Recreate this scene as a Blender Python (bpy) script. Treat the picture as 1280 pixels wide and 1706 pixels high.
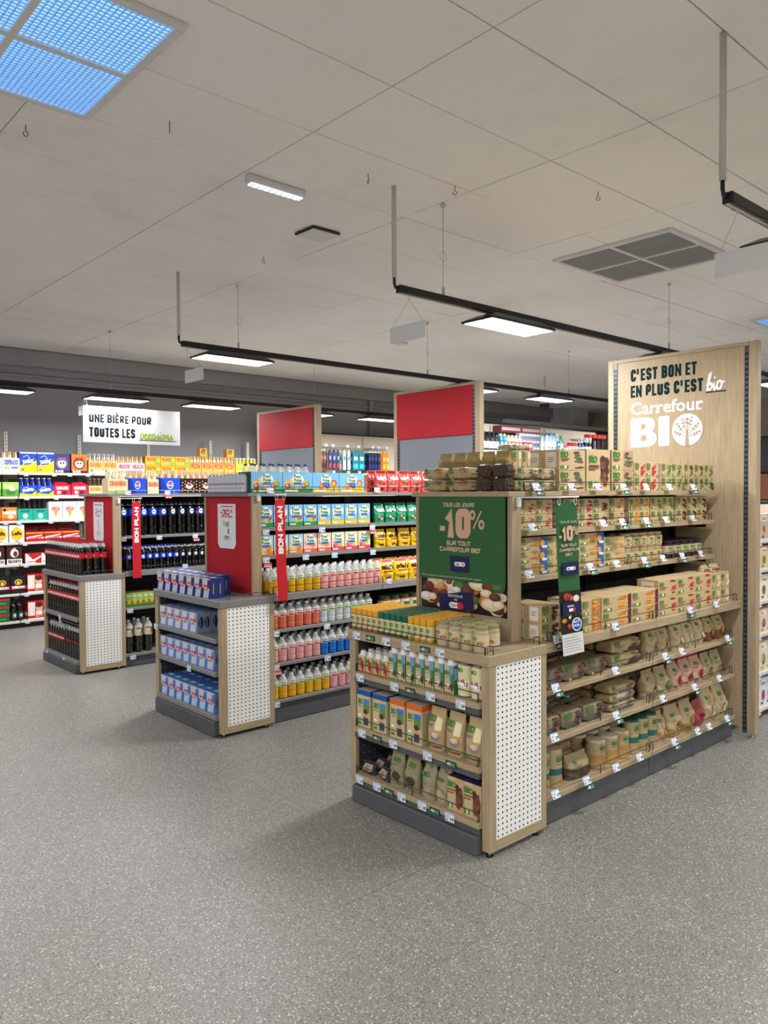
import bpy, math, random
from mathutils import Matrix, Vector
R = random.Random(11)
SC = bpy.context.scene
COL = SC.collection
for _o in list(bpy.data.objects): bpy.data.objects.remove(_o)

# ------------------------------------------------------------------ camera, world, light, exposure
yaw, pitch, roll = math.radians(48.0788), math.radians(1.4564), math.radians(-0.3316)
fw = Vector((math.cos(yaw)*math.cos(pitch), math.sin(yaw)*math.cos(pitch), -math.sin(pitch)))
rt = Vector((math.sin(yaw), -math.cos(yaw), 0)); up = rt.cross(fw)
r2 = math.cos(roll)*rt + math.sin(roll)*up; u2 = -math.sin(roll)*rt + math.cos(roll)*up
cd = bpy.data.cameras.new('camera'); cam = bpy.data.objects.new('camera', cd); COL.objects.link(cam)
cam.matrix_world = Matrix(((r2.x, u2.x, -fw.x, 0), (r2.y, u2.y, -fw.y, 0), (r2.z, u2.z, -fw.z, 1.55), (0, 0, 0, 1)))
cd.sensor_fit = 'VERTICAL'; cd.sensor_height = 36.0; cd.lens = 36.0*1295.46/1706.0; cd.clip_start = .02
SC.camera = cam
w = bpy.data.worlds.new('world'); SC.world = w; w.use_nodes = True
w.node_tree.nodes['Background'].inputs[0].default_value = (.75, .82, .95, 1)
w.node_tree.nodes['Background'].inputs[1].default_value = .4
SC.view_settings.view_transform = 'Standard'; SC.view_settings.look = 'None'
SC.view_settings.gamma = 1; SC.view_settings.use_curve_mapping = False
SC.view_settings.exposure = 0.63
LAMP_W = 34.0
LAMP_COL = (.965, .985, 1.0)
def lamp_light(x, y, z, p=1.0, sx=.62, sy=.22):
    l = bpy.data.lights.new('lamp_light', 'AREA'); l.shape = 'RECTANGLE'; l.size = sx; l.size_y = sy
    l.energy = LAMP_W*p; l.color = LAMP_COL; l.spread = math.radians(176)
    o = bpy.data.objects.new('lamp_light', l); COL.objects.link(o); o.location = (x, y, z); return o

# ------------------------------------------------------------------ helpers
_hc = {}
def hx(s):
    if not isinstance(s, str): return s
    if s not in _hc:
        v = [int(s[i:i+2], 16)/255 for i in (1, 3, 5)]
        _hc[s] = tuple((c/12.92 if c <= .04045 else ((c+.055)/1.055)**2.4) for c in v) + (1.0,)
    return _hc[s]

MATS = {}
def base_mat(name, col=None, rough=.5, spec=.4, metal=0, attr=False, coat=0):
    m = bpy.data.materials.new(name); m.use_nodes = True; nt = m.node_tree; b = nt.nodes['Principled BSDF']
    b.inputs['Roughness'].default_value = rough; b.inputs['Specular IOR Level'].default_value = spec
    b.inputs['Metallic'].default_value = metal; b.inputs['Coat Weight'].default_value = coat
    if col: b.inputs['Base Color'].default_value = hx(col)
    if attr:
        a = nt.nodes.new('ShaderNodeAttribute'); a.attribute_name = 'Col'; nt.links.new(a.outputs['Color'], b.inputs['Base Color'])
    MATS[name] = m; return m, nt, b
def N(nt, t, **k):
    n = nt.nodes.new(t)
    for a, v in k.items():
        if a in n.inputs: n.inputs[a].default_value = v
        else: setattr(n, a, v)
    return n
def ramp(nt, stops):
    n = nt.nodes.new('ShaderNodeValToRGB'); e = n.color_ramp.elements
    while len(e) > 1: e.remove(e[-1])
    e[0].position = stops[0][0]; e[0].color = hx(stops[0][1])
    for p, c in stops[1:]:
        q = e.new(p); q.color = hx(c)
    return n
def bump(nt, b, src, s=.2, d=.01):
    n = nt.nodes.new('ShaderNodeBump'); n.inputs['Strength'].default_value = s; n.inputs['Distance'].default_value = d
    nt.links.new(src, n.inputs['Height']); nt.links.new(n.outputs[0], b.inputs['Normal'])

def wood(name, scale):
    m, nt, b = base_mat(name, '#b49a73', .5, .3)
    tc = N(nt, 'ShaderNodeNewGeometry'); mp = N(nt, 'ShaderNodeMapping'); mp.inputs['Scale'].default_value = scale
    nt.links.new(tc.outputs['Position'], mp.inputs['Vector'])
    n1 = N(nt, 'ShaderNodeTexNoise', Scale=1.0, Detail=5.0, Roughness=.65); nt.links.new(mp.outputs[0], n1.inputs['Vector'])
    r = ramp(nt, [(.25, '#88765b'), (.42, '#9f8b6e'), (.55, '#a99678'), (.75, '#b7a486')])
    nt.links.new(n1.outputs[0], r.inputs[0]); nt.links.new(r.outputs[0], b.inputs['Base Color']); bump(nt, b, n1.outputs[0], .08, .002)
wood('oak_v', (130, 130, 5)); wood('oak_x', (5, 130, 130)); wood('oak_y', (130, 5, 130))
base_mat('charcoal', '#505155', .5, .4); base_mat('steel_grey', '#7d7b79', .42, .4); base_mat('dark_metal', '#33343a', .45, .5)
base_mat('black_panel', '#1c1c1e', .5, .3); base_mat('cream_metal', '#cfc8bc', .45, .4); base_mat('white_metal', '#d8d8da', .4, .4)
base_mat('peg_white', '#eceae6', .4, .35); base_mat('hole', '#141416', .8, .1); base_mat('red_board', '#ab1c27', .6, .2)
base_mat('grey_board', '#757a82', .5, .3); base_mat('black_rail', '#161618', .4, .5); base_mat('chrome', '#b9babd', .25, .5, .9)
base_mat('black_plastic', '#1a1a1b', .35, .5); base_mat('upright', '#4c525c', .4, .5, .3); base_mat('grey_post', '#b5b5b3', .4, .4)
base_mat('cream_panel', '#cbbfac', .55, .3); base_mat('brown_panel', '#6e4028', .5, .3); base_mat('pipe_white', '#c6c4c0', .4, .4)
base_mat('matte', attr=True, rough=.8, spec=.08); base_mat('print', attr=True, rough=.55, spec=.3); base_mat('gloss', attr=True, rough=.22, spec=.5); base_mat('satin', attr=True, rough=.38, spec=.4)
m, nt, b = base_mat('film', attr=True, rough=.28, spec=.5)
n1 = N(nt, 'ShaderNodeTexNoise', Scale=38.0, Detail=3.0, Distortion=1.2); bump(nt, b, n1.outputs[0], .55, .012)
m, nt, b = base_mat('liquid', attr=True, rough=.07, spec=.55, coat=.3)
m, nt, b = base_mat('clear', '#dfe4e4', .06, .5)
tr = N(nt, 'ShaderNodeBsdfTransparent'); mx = N(nt, 'ShaderNodeMixShader'); mx.inputs[0].default_value = .42
tr.inputs[0].default_value = (.9, .93, .93, 1)
nt.links.new(tr.outputs[0], mx.inputs[1]); nt.links.new(b.outputs[0], mx.inputs[2]); nt.links.new(mx.outputs[0], nt.nodes['Material Output'].inputs[0])
def emit(name, col, s):
    m = bpy.data.materials.new(name); m.use_nodes = True; nt = m.node_tree; b = nt.nodes['Principled BSDF']
    b.inputs['Base Color'].default_value = (0, 0, 0, 1); b.inputs['Emission Color'].default_value = hx(col); b.inputs['Emission Strength'].default_value = s
    MATS[name] = m; return m, nt, b
emit('lamp_glow', '#f4f7ff', 2.0); emit('batten_glow', '#d8f2ff', 1.6)
m, nt, b = emit('sky_glow', '#8ec3f7', 1.35)
# speckled vinyl floor
m, nt, b = base_mat('floor', '#8d877d', .42, .4)
tc = N(nt, 'ShaderNodeNewGeometry')
v1 = N(nt, 'ShaderNodeTexVoronoi', Scale=235.0); nt.links.new(tc.outputs['Position'], v1.inputs['Vector'])
sepc = N(nt, 'ShaderNodeSeparateColor'); nt.links.new(v1.outputs['Color'], sepc.inputs[0])
r1 = ramp(nt, [(0, '#33312d'), (.08, '#504d47'), (.13, '#75726d'), (.55, '#7c7974'), (.82, '#838079'), (.88, '#a19e96'), (.96, '#d6d3cb')]); r1.color_ramp.interpolation = 'CONSTANT'
nt.links.new(sepc.outputs[0], r1.inputs[0])
n2 = N(nt, 'ShaderNodeTexNoise', Scale=300.0, Detail=2.0); nt.links.new(tc.outputs['Position'], n2.inputs['Vector'])
r2_ = ramp(nt, [(.3, '#6c6964'), (.7, '#a3a099')]); nt.links.new(n2.outputs[0], r2_.inputs[0])
mxc = N(nt, 'ShaderNodeMix', data_type='RGBA'); mxc.inputs[0].default_value = .30
nt.links.new(r1.outputs[0], mxc.inputs[6]); nt.links.new(r2_.outputs[0], mxc.inputs[7])
n3 = N(nt, 'ShaderNodeTexNoise', Scale=.9, Detail=3.0); nt.links.new(tc.outputs['Position'], n3.inputs['Vector'])
hs = N(nt, 'ShaderNodeMapRange'); hs.inputs['From Min'].default_value = .3; hs.inputs['From Max'].default_value = .7; hs.inputs['To Min'].default_value = .92; hs.inputs['To Max'].default_value = 1.04
nt.links.new(n3.outputs[0], hs.inputs[0]); hv = N(nt, 'ShaderNodeHueSaturation'); nt.links.new(hs.outputs[0], hv.inputs['Value']); nt.links.new(mxc.outputs[2], hv.inputs['Color'])
nt.links.new(hv.outputs[0], b.inputs['Base Color']); bump(nt, b, n2.outputs[0], .12, .002)
# ceiling tile with faint stains, scuffs
m, nt, b = base_mat('tile', '#cdc6c0', .85, .2)
tc = N(nt, 'ShaderNodeNewGeometry'); n1 = N(nt, 'ShaderNodeTexNoise', Scale=.8, Detail=6.0, Roughness=.7); nt.links.new(tc.outputs['Position'], n1.inputs['Vector'])
r = ramp(nt, [(.28, '#e6e2df'), (.45, '#f0eeec'), (.7, '#f4f2f0')]); nt.links.new(n1.outputs[0], r.inputs[0])
n2 = N(nt, 'ShaderNodeTexNoise', Scale=6.5, Detail=6.0, Roughness=.8, Distortion=.6); nt.links.new(tc.outputs['Position'], n2.inputs['Vector'])
r3 = ramp(nt, [(.705, '#000000'), (.76, '#ffffff')]); nt.links.new(n2.outputs[0], r3.inputs[0])
mxc = N(nt, 'ShaderNodeMix', data_type='RGBA'); nt.links.new(r3.outputs[0], mxc.inputs[0]); nt.links.new(r.outputs[0], mxc.inputs[6]); mxc.inputs[7].default_value = hx('#8f877f')
nt.links.new(mxc.outputs[2], b.inputs['Base Color'])
base_mat('ceiling_grid', '#b4aca5', .7, .2)
def mottle(name, c0, c1, s, rough=.7):
    m, nt, b = base_mat(name, c0, rough, .25); tc = N(nt, 'ShaderNodeNewGeometry')
    n1 = N(nt, 'ShaderNodeTexNoise', Scale=s, Detail=4.0); nt.links.new(tc.outputs['Position'], n1.inputs['Vector'])
    r = ramp(nt, [(.3, c0), (.7, c1)]); nt.links.new(n1.outputs[0], r.inputs[0]); nt.links.new(r.outputs[0], b.inputs['Base Color'])
mottle('wall_grey', '#8f8f93', '#979799', 1.5); mottle('wall_grey_light', '#b4b8bc', '#bcc0c4', 1.5); mottle('wall_cream', '#c6bcab', '#cfc6b6', 1.2)

# ---- text as flat polygons
_txt = {}
def text2d(s, bold=.02):
    k = (s, bold)
    if k not in _txt:
        cu = bpy.data.curves.new('t', 'FONT'); cu.body = s; cu.size = 1; cu.offset = bold; cu.resolution_u = 2; cu.fill_mode = 'FRONT'
        o = bpy.data.objects.new('t', cu); COL.objects.link(o); bpy.context.view_layer.update()
        me = bpy.data.meshes.new_from_object(o)
        vs = [(v.co.x, v.co.y) for v in me.vertices]; fs = [tuple(p.vertices) for p in me.polygons]
        bpy.data.objects.remove(o); bpy.data.curves.remove(cu); bpy.data.meshes.remove(me)
        x0 = min(v[0] for v in vs); x1 = max(v[0] for v in vs)
        _txt[k] = ([(v[0]-x0, v[1]) for v in vs], fs, x1-x0)
    return _txt[k]
CAP = .73   # cap height of the font at size 1 (adjusted below)
_v = text2d('H', 0)[0]; CAP = max(v[1] for v in _v) - min(v[1] for v in _v)

# ---- heavy condensed block lettering made of stroked centre lines
def _co(cx, cy, rx, ry, a0, a1, n=4): return [(cx+rx*math.cos(math.radians(a0+(a1-a0)*k/n)), cy+ry*math.sin(math.radians(a0+(a1-a0)*k/n))) for k in range(n+1)]
_rx, _ry = .42, .2
_TR, _TL, _BL, _BR = _co(1-_rx, 1-_ry, _rx, _ry, 0, 90), _co(_rx, 1-_ry, _rx, _ry, 90, 180), _co(_rx, _ry, _rx, _ry, 180, 270), _co(1-_rx, _ry, _rx, _ry, 270, 360)
_bowl = lambda y0, y1: [(0, y1)]+_co(1-_rx, y1-.18, _rx, .18, 90, 0, 3)+_co(1-_rx, y0+.18, _rx, .18, 0, -90, 3)+[(0, y0)]
BFN = {'A': (.54, [[(0, 0), (.5, 1), (1, 0)], [(.22, .28), (.78, .28)]]), 'B': (.52, [[(0, 0), (0, 1)], _bowl(.52, 1), _bowl(0, .52)]), 'C': (.5, [[(1, .68)]+_TR+_TL+_BL+_BR+[(1, .32)]]),
       'D': (.52, [[(0, 0), (0, 1)], [(0, 1)]+_TR[::-1]+_BR[::-1]+[(0, 0)]]), 'E': (.42, [[(1, 1), (0, 1), (0, 0), (1, 0)], [(0, .5), (.85, .5)]]), 'F': (.40, [[(1, 1), (0, 1), (0, 0)], [(0, .5), (.85, .5)]]),
       'G': (.52, [[(1, .7)]+_TR+_TL+_BL+_BR+[(1, .45), (.55, .45)]]), 'H': (.52, [[(0, 0), (0, 1)], [(1, 0), (1, 1)], [(0, .5), (1, .5)]]), 'I': (0, [[(0, 0), (0, 1)]]), 'J': (.44, [[(1, 1)]+_BR[::-1]+_BL[::-1]+[(0, .3)]]),
       'L': (.40, [[(0, 1), (0, 0), (1, 0)]]), 'M': (.68, [[(0, 0), (0, 1)], [(0, 1), (.5, .25), (1, 1)], [(1, 1), (1, 0)]]), 'N': (.54, [[(0, 0), (0, 1)], [(0, 1), (1, 0)], [(1, 0), (1, 1)]]),
       'O': (.52, [_TR+_TL+_BL+_BR+[_TR[0]]]), 'P': (.5, [[(0, 0), (0, 1)], _bowl(.42, 1)]), 'R': (.52, [[(0, 0), (0, 1)], _bowl(.46, 1), [(.5, .46), (1, 0)]]),
       'S': (.5, [[(1, .72)]+_TR+_TL+_co(_rx, .5+.2, _rx, .2, 180, 250, 2)+_co(1-_rx, .5-.2, _rx, .2, 70, 0, 2)+_BR[::-1]+_BL[::-1]+[(0, .28)]]), 'T': (.46, [[(0, 1), (1, 1)], [(.5, 1), (.5, 0)]]),
       'U': (.52, [[(0, 1)]+_BL+_BR+[(1, 1)]]), "'": (0, [[(0, .56), (0, 1.15)]]), '-': (.3, [[(0, .42), (1, .42)]]), '1': (.30, [[(0, .78), (1, 1), (1, 0)]]), '0': (.54, [_TR+_TL+_BL+_BR+[_TR[0]]]),
       '2': (.5, [[(0, .72), (0, .8)]+_TL[::-1]+_TR[::-1]+[(1, .6), (0, .12), (0, 0), (1, 0)]]), '3': (.5, [[(0, .78)]+_TL[::-1]+_TR[::-1]+[(1, .62), (.5, .52)], [(.5, .52), (1, .42)]+_BR[::-1]+_BL[::-1]+[(0, .22)]]),
       '+': (.4, [[(0, .45), (1, .45)], [(.5, .25), (.5, .65)]]), '*': (.12, [[(0, .85), (1, .98)], [(0, .98), (1, .85)]]), '.': (0, [[(0, 0), (0, .03)]])}
BFN['È'] = (BFN['E'][0], BFN['E'][1]+[[(.1, 1.34), (.6, 1.26)]])
def stroke(pts, wd, ext=0.0):
    """quads of a mitred ribbon along pts (2-D, metres)"""
    closed = math.hypot(pts[0][0]-pts[-1][0], pts[0][1]-pts[-1][1]) < 1e-7
    P = [pts[0]]
    for p in pts[1:]:
        if math.hypot(p[0]-P[-1][0], p[1]-P[-1][1]) > 1e-6: P.append(p)
    n = len(P)
    if ext and not closed:
        for a, b in ((0, 1), (n-1, n-2)):
            dx, dy = P[a][0]-P[b][0], P[a][1]-P[b][1]; d = math.hypot(dx, dy); P[a] = (P[a][0]+dx/d*ext, P[a][1]+dy/d*ext)
    nm = []
    for i in range(n-1):
        dx, dy = P[i+1][0]-P[i][0], P[i+1][1]-P[i][1]; d = math.hypot(dx, dy); nm.append((-dy/d, dx/d))
    out = []
    for i in range(n):
        a = nm[i-1] if i > 0 else (nm[-1] if closed else nm[0]); b = nm[i] if i < n-1 else (nm[0] if closed else nm[-1])
        k = 1+a[0]*b[0]+a[1]*b[1]; k = max(k, .35); mx_, my_ = (a[0]+b[0])/k*wd/2, (a[1]+b[1])/k*wd/2
        out += [(P[i][0]+mx_, P[i][1]+my_), (P[i][0]-mx_, P[i][1]-my_)]
    return out, [(2*i, 2*i+1, 2*i+3, 2*i+2) for i in range(n-1)]
def blockword(st, H_, W_=None, t=.2, gap=.075):
    """-> verts, faces (metres), total width"""
    T = t*H_; nat = 0
    ws = [(.20 if c == ' ' else BFN[c][0]*1.0) for c in st]
    flex = sum(ws)*H_ ; fixed = sum(0 if c == ' ' else T*(1 if BFN[c][0] == 0 else 0) for c in st)+gap*H_*(len(st)-1)
    if W_:
        if W_ < fixed+.5*flex: fixed *= .6; gap *= .6
        s = (W_-fixed)/flex
    else: s = 1
    vs, fs, x = [], [], 0
    for c, w_ in zip(st, ws):
        if c == ' ': x += w_*H_*s+gap*H_; continue
        bw, paths = BFN[c]; cw = bw*H_*s if bw else T; tt = min(T, cw*(.35 if c in 'NM' else .46)) if bw > .3 else (T if c != "'" else T*.62)
        for p in paths:
            q, f = stroke([(x+tt/2+a*max(0, cw-tt), T*.42+b*(H_-T*.84)) for a, b in p], tt, tt/2 if c in "EFLTHINMIJ1-+UÈ*B" and len(p) < 12 else 0)
            q = [(a, min(max(b, 0), H_) if c != 'È' else max(b, 0)) for a, b in q]
            o = len(vs); vs += q; fs += [tuple(i+o for i in g) for g in f]
        x += cw+gap*H_
    return vs, fs, x-gap*H_

class MB:
    def __init__(s): s.v = []; s.f = []; s.c = []; s.m = []; s.sm = []; s.mats = []
    def mi(s, n):
        if n not in s.mats: s.mats.append(n)
        return s.mats.index(n)
    def add(s, vs, fs, col='#ffffff', mat='print', smooth=False):
        o = len(s.v); s.v += [tuple(v) for v in vs]; k = s.mi(mat); c = hx(col)
        for f in fs: s.f.append(tuple(i+o for i in f)); s.c.append(c); s.m.append(k); s.sm.append(smooth)
    def box(s, x0, x1, y0, y1, z0, z1, col='#ffffff', mat='print', ch=0):
        if ch <= 0:
            vs = [(x, y, z) for z in (z0, z1) for y in (y0, y1) for x in (x0, x1)]
            s.add(vs, [(0, 2, 3, 1), (4, 5, 7, 6), (0, 1, 5, 4), (2, 6, 7, 3), (0, 4, 6, 2), (1, 3, 7, 5)], col, mat); return s
        vs = []; idx = {}
        for ix, x in enumerate((x0, x1)):
            for iy, y in enumerate((y0, y1)):
                for iz, z in enumerate((z0, z1)):
                    sx = 1-2*ix; sy = 1-2*iy; sz = 1-2*iz
                    idx[(ix, iy, iz)] = len(vs)
                    vs += [(x, y+sy*ch, z+sz*ch), (x+sx*ch, y, z+sz*ch), (x+sx*ch, y+sy*ch, z)]
        g = lambda a, b, c, k: idx[(a, b, c)]+k
        fs = []
        for a in (0, 1): fs.append((g(a, 0, 0, 0), g(a, 1, 0, 0), g(a, 1, 1, 0), g(a, 0, 1, 0)) if a else (g(a, 0, 0, 0), g(a, 0, 1, 0), g(a, 1, 1, 0), g(a, 1, 0, 0)))
        for a in (0, 1): fs.append((g(0, a, 0, 1), g(0, a, 1, 1), g(1, a, 1, 1), g(1, a, 0, 1)) if a else (g(0, a, 0, 1), g(1, a, 0, 1), g(1, a, 1, 1), g(0, a, 1, 1)))
        for a in (0, 1): fs.append((g(0, 0, a, 2), g(1, 0, a, 2), g(1, 1, a, 2), g(0, 1, a, 2)) if a else (g(0, 0, a, 2), g(0, 1, a, 2), g(1, 1, a, 2), g(1, 0, a, 2)))
        for a in (0, 1):
            for b in (0, 1):
                fs.append((g(a, b, 0, 0), g(a, b, 1, 0), g(a, b, 1, 1), g(a, b, 0, 1)))
                fs.append((g(a, 0, b, 0), g(a, 1, b, 0), g(a, 1, b, 2), g(a, 0, b, 2)))
                fs.append((g(0, a, b, 1), g(1, a, b, 1), g(1, a, b, 2), g(0, a, b, 2)))
                for c in (0, 1): fs.append((g(a, b, c, 0), g(a, b, c, 1), g(a, b, c, 2)))
        s.add(vs, fs, col, mat); return s
    def lathe(s, prof, n=16, cx=0, cy=0, z=0, smooth=True):
        # prof: list of (r, h, col, mat) ; colour applies to the band above each ring
        for k in range(len(prof)-1):
            r0, h0, c, m = prof[k][:4]; r1, h1 = prof[k+1][:2]
            vs = [(cx+r0*math.cos(a*math.tau/n), cy+r0*math.sin(a*math.tau/n), z+h0) for a in range(n)]
            vs += [(cx+r1*math.cos(a*math.tau/n), cy+r1*math.sin(a*math.tau/n), z+h1) for a in range(n)]
            s.add(vs, [(a, (a+1) % n, n+(a+1) % n, n+a) for a in range(n)], c, m, smooth)
        for k in (0, -1):
            r0, h0 = prof[k][:2]; c, m = prof[k][2:4] if k == 0 else prof[-2][2:4]
            if r0 > 0.0005:
                vs = [(cx+r0*math.cos(a*math.tau/n), cy+r0*math.sin(a*math.tau/n), z+h0) for a in range(n)]
                s.add(vs, [tuple(range(n))[::(-1 if k == 0 else 1)]], c, m)
        return s
    def tube(s, pts, r, col='#ffffff', mat='dark_metal', n=5):
        P = [Vector(p) for p in pts]; rings = []
        for i, p in enumerate(P):
            d = (P[min(i+1, len(P)-1)]-P[max(i-1, 0)]).normalized()
            a = d.cross(Vector((0, 0, 1)) if abs(d.z) < .9 else Vector((1, 0, 0))).normalized(); b = d.cross(a)
            rings.append([p+r*(math.cos(t*math.tau/n)*a+math.sin(t*math.tau/n)*b) for t in range(n)])
        vs = [v for q in rings for v in q]; fs = []
        for i in range(len(P)-1):
            for t in range(n): fs.append((i*n+t, i*n+(t+1) % n, (i+1)*n+(t+1) % n, (i+1)*n+t))
        fs += [tuple(range(n))[::-1], tuple((len(P)-1)*n+t for t in range(n))]
        s.add(vs, fs, col, mat, True); return s
    def art(s, P, els, w, h, mat='print', curved=False, lift=.0004, dl=.00012):
        """P(u,v,l) -> point ; els drawn in order, each a hair above the last"""
        L = lift
        for e in els:
            L += dl; k = e[0]
            if k == 'r':
                u0, v0, u1, v1, c = e[1:6]
                nu = max(1, int(abs(u1-u0)*12)) if curved else 1; nv = max(1, int(abs(v1-v0)*10)) if curved else 1
                vs = [P(u0+(u1-u0)*i/nu, v0+(v1-v0)*j/nv, L) for j in range(nv+1) for i in range(nu+1)]
                s.add(vs, [(j*(nu+1)+i, j*(nu+1)+i+1, (j+1)*(nu+1)+i+1, (j+1)*(nu+1)+i) for j in range(nv) for i in range(nu)], c, mat, curved)
            elif k == 'e':
                cu, cv, ru, rv, c = e[1:6]; n = e[6] if len(e) > 6 else 10
                rr = (.5, 1) if curved and ru > .12 else (1,)
                cl = lambda x: min(.995, max(.005, x))
                vs = [P(cl(cu), cl(cv), L)]
                for q in rr: vs += [P(cl(cu+q*ru*math.cos(t*math.tau/n)), cl(cv+q*rv*math.sin(t*math.tau/n)), L) for t in range(n)]
                fs = [(0, 1+t, 1+(t+1) % n) for t in range(n)]
                for q in range(len(rr)-1): fs += [(1+q*n+t, 1+q*n+n+t, 1+q*n+n+(t+1) % n, 1+q*n+(t+1) % n) for t in range(n)]
                s.add(vs, fs, c, mat, curved)
            elif k == 'p':
                s.add([P(u, v, L) for u, v in e[1]], [tuple(range(len(e[1])))], e[2], mat)
            elif k == 't':
                st, u, v, hv, c = e[1:6]; kw = e[6] if len(e) > 6 else {}
                vs, fs, wd = text2d(st, kw.get('b', .02)); sv = hv/CAP; su = sv*h/w*kw.get('sq', 1)
                if 'w' in kw: su = kw['w']/wd
                if 'mw' in kw and su*wd > kw['mw']: su = kw['mw']/wd
                if kw.get('c'): u = u - su*wd/2
                rot = kw.get('rot', 0); cr, sr = math.cos(rot), math.sin(rot); q = []
                for a, b_ in vs:
                    a2, b2 = a*su*w, b_*sv*h
                    q.append(P(u+(a2*cr-b2*sr)/w, v+(a2*sr+b2*cr)/h, L))
                s.add(q, fs, c, mat)
            elif k == 'k':   # block lettering
                st, u, v, hv, c = e[1:6]; kw = e[6] if len(e) > 6 else {}
                vs, fs, wd = blockword(st, hv*h, kw['w']*w if 'w' in kw else None, kw.get('t', .2)); rot = kw.get('rot', 0)
                if rot: vs, fs, wd = blockword(st, kw['cap'], kw['len'], kw.get('t', .2))
                u0 = u-(wd/2/w if kw.get('c') else 0); cr, sr = math.cos(rot), math.sin(rot)
                s.add([P(u0+(a*cr-b_*sr)/w, v+(a*sr+b_*cr)/h, L+(int(a/wd*97) % 2)*0+(ki//2 % 5)*1.5e-5) for ki, (a, b_) in enumerate(vs)], fs, c, mat)
            elif k == 'l':   # ribbon polyline: pts, width (in metres), colour
                pts, wd, c = e[1:4]; q, fs = stroke([(a*w, b_*h) for a, b_ in pts], wd)
                s.add([P(a/w, b_/h, L+(ki//2 % 7)*1.5e-5) for ki, (a, b_) in enumerate(q)], fs, c, mat)
        return s
    def mesh(s, name):
        me = bpy.data.meshes.new(name); me.from_pydata(s.v, [], s.f)
        for n in s.mats: me.materials.append(MATS[n])
        me.polygons.foreach_set('material_index', s.m); me.polygons.foreach_set('use_smooth', s.sm)
        at = me.color_attributes.new('Col', 'FLOAT_COLOR', 'CORNER'); buf = []
        for f, c in zip(s.f, s.c): buf += list(c)*len(f)
        at.data.foreach_set('color', buf); me.update(); return me
    def obj(s, name, parent=None, loc=None, rz=0):
        o = bpy.data.objects.new(name, s.mesh(name)); COL.objects.link(o)
        if parent is not None: o.parent = parent
        if loc: o.location = loc
        if rz: o.rotation_euler = (0, 0, rz)
        return o
def W(b, x0, x1, y0, y1, z0, z1, mat, ch=0): return b.box(x0, x1, y0, y1, z0, z1, '#ffffff', mat, ch)
def tag(o, label, cat, group=None):
    o['label'] = label; o['category'] = cat
    if group: o['group'] = group
    return o
def empty(name, loc=(0, 0, 0), rz=0):
    o = bpy.data.objects.new(name, None); COL.objects.link(o); o.location = loc; o.rotation_euler = (0, 0, rz); o.empty_display_size = .1; return o
def struct(o): o['kind'] = 'structure'; return o
def stuff(o): o['kind'] = 'stuff'; return o

# plane mappings
def PY(x0, y, z0, w, h): return lambda u, v, l: (x0+u*w, y-l, z0+v*h)              # faces -Y, u runs +X
def PX(x, y0, z0, w, h): return lambda u, v, l: (x-l, y0-u*w, z0+v*h)              # faces -X, u runs -Y
# ------------------------------------------------------------------ the room
X0, X1, Y0, Y1, ZC = -4.0, 15.5, -4.0, 10.12, 3.32
fl = MB(); W(fl, X0, X1, Y0, Y1, -.1, 0, 'floor'); struct(fl.obj('floor'))
cl = MB(); W(cl, X0, X1, Y0, Y1, ZC+.012, ZC+.12, 'ceiling_grid'); CEIL = struct(cl.obj('ceiling'))
for nm, a in (('wall_back', (X0, X1+.2, Y1, Y1+.2, 0, 3.44, 'wall_grey')), ('wall_right', (X1, X1+.2, Y0, Y1, 0, 3.44, 'wall_cream')),
              ('wall_left', (X0-.2, X0, Y0, Y1+.2, 0, 3.44, 'wall_cream')), ('wall_front', (X0-.2, X1+.2, Y0-.2, Y0, 0, 3.44, 'wall_cream'))):
    q = MB(); W(q, *a); struct(q.obj(nm))
q = MB(); W(q, X0, X1, Y1-.10, Y1, 3.12, 3.33, 'wall_grey', .01); struct(q.obj('trim_1'))
q = MB(); W(q, X0, X1, Y1-.04, Y1, 2.99, 3.02, 'wall_grey', .005); struct(q.obj('trim_2'))
q = MB(); W(q, 8.72, 8.80, Y1-.07, Y1, 0, 3.12, 'wall_grey', .008); struct(q.obj('trim_3'))
# ceiling tiles : 1.153 x 0.573 on the measured grid
TX, TY, gp = 1.1526, .5733, .0035
tm = MB(); tm.box(gp, TX-gp, gp, TY-gp, 0, .02, '#ffffff', 'tile', .003); tmesh = tm.mesh('ceiling_tile')
cells = []
for i in range(-6, 13):
    for j in range(-11, 15):
        cx, cy = 2.335+i*TX, 1.957+j*TY
        x_, y_ = cx+TX/2, cy+TY/2
        d = Vector((x_, y_, ZC-1.55)); dp = d.dot(fw)
        vis = dp > .3 and abs(d.dot(r2)/dp) < .62 and -.2 < d.dot(u2)/dp < .80
        cells.append((0 if vis else 1, math.hypot(x_, y_), cx, cy))
cells.sort(); rest = MB(); cnt = 0
for vis, dd, cx, cy in cells:
    xa, xb, ya, yb = max(cx+gp, X0), min(cx+TX-gp, X1), max(cy+gp, Y0), min(cy+TY-gp, Y1-.1)
    if xb-xa < .05 or yb-ya < .05: continue
    whole = xb-xa > TX-3*gp and yb-ya > TY-3*gp
    if vis == 0 and cnt < 290 and whole:
        o = bpy.data.objects.new('ceiling_tile', tmesh); COL.objects.link(o); o.parent = CEIL
        o.location = (cx, cy, ZC+R.uniform(-.0012, .0012)); cnt += 1
    else: rest.box(xa, xb, ya, yb, ZC, ZC+.02, '#ffffff', 'tile')
stuff(rest.obj('ceiling_tile_rest', CEIL))

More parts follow.
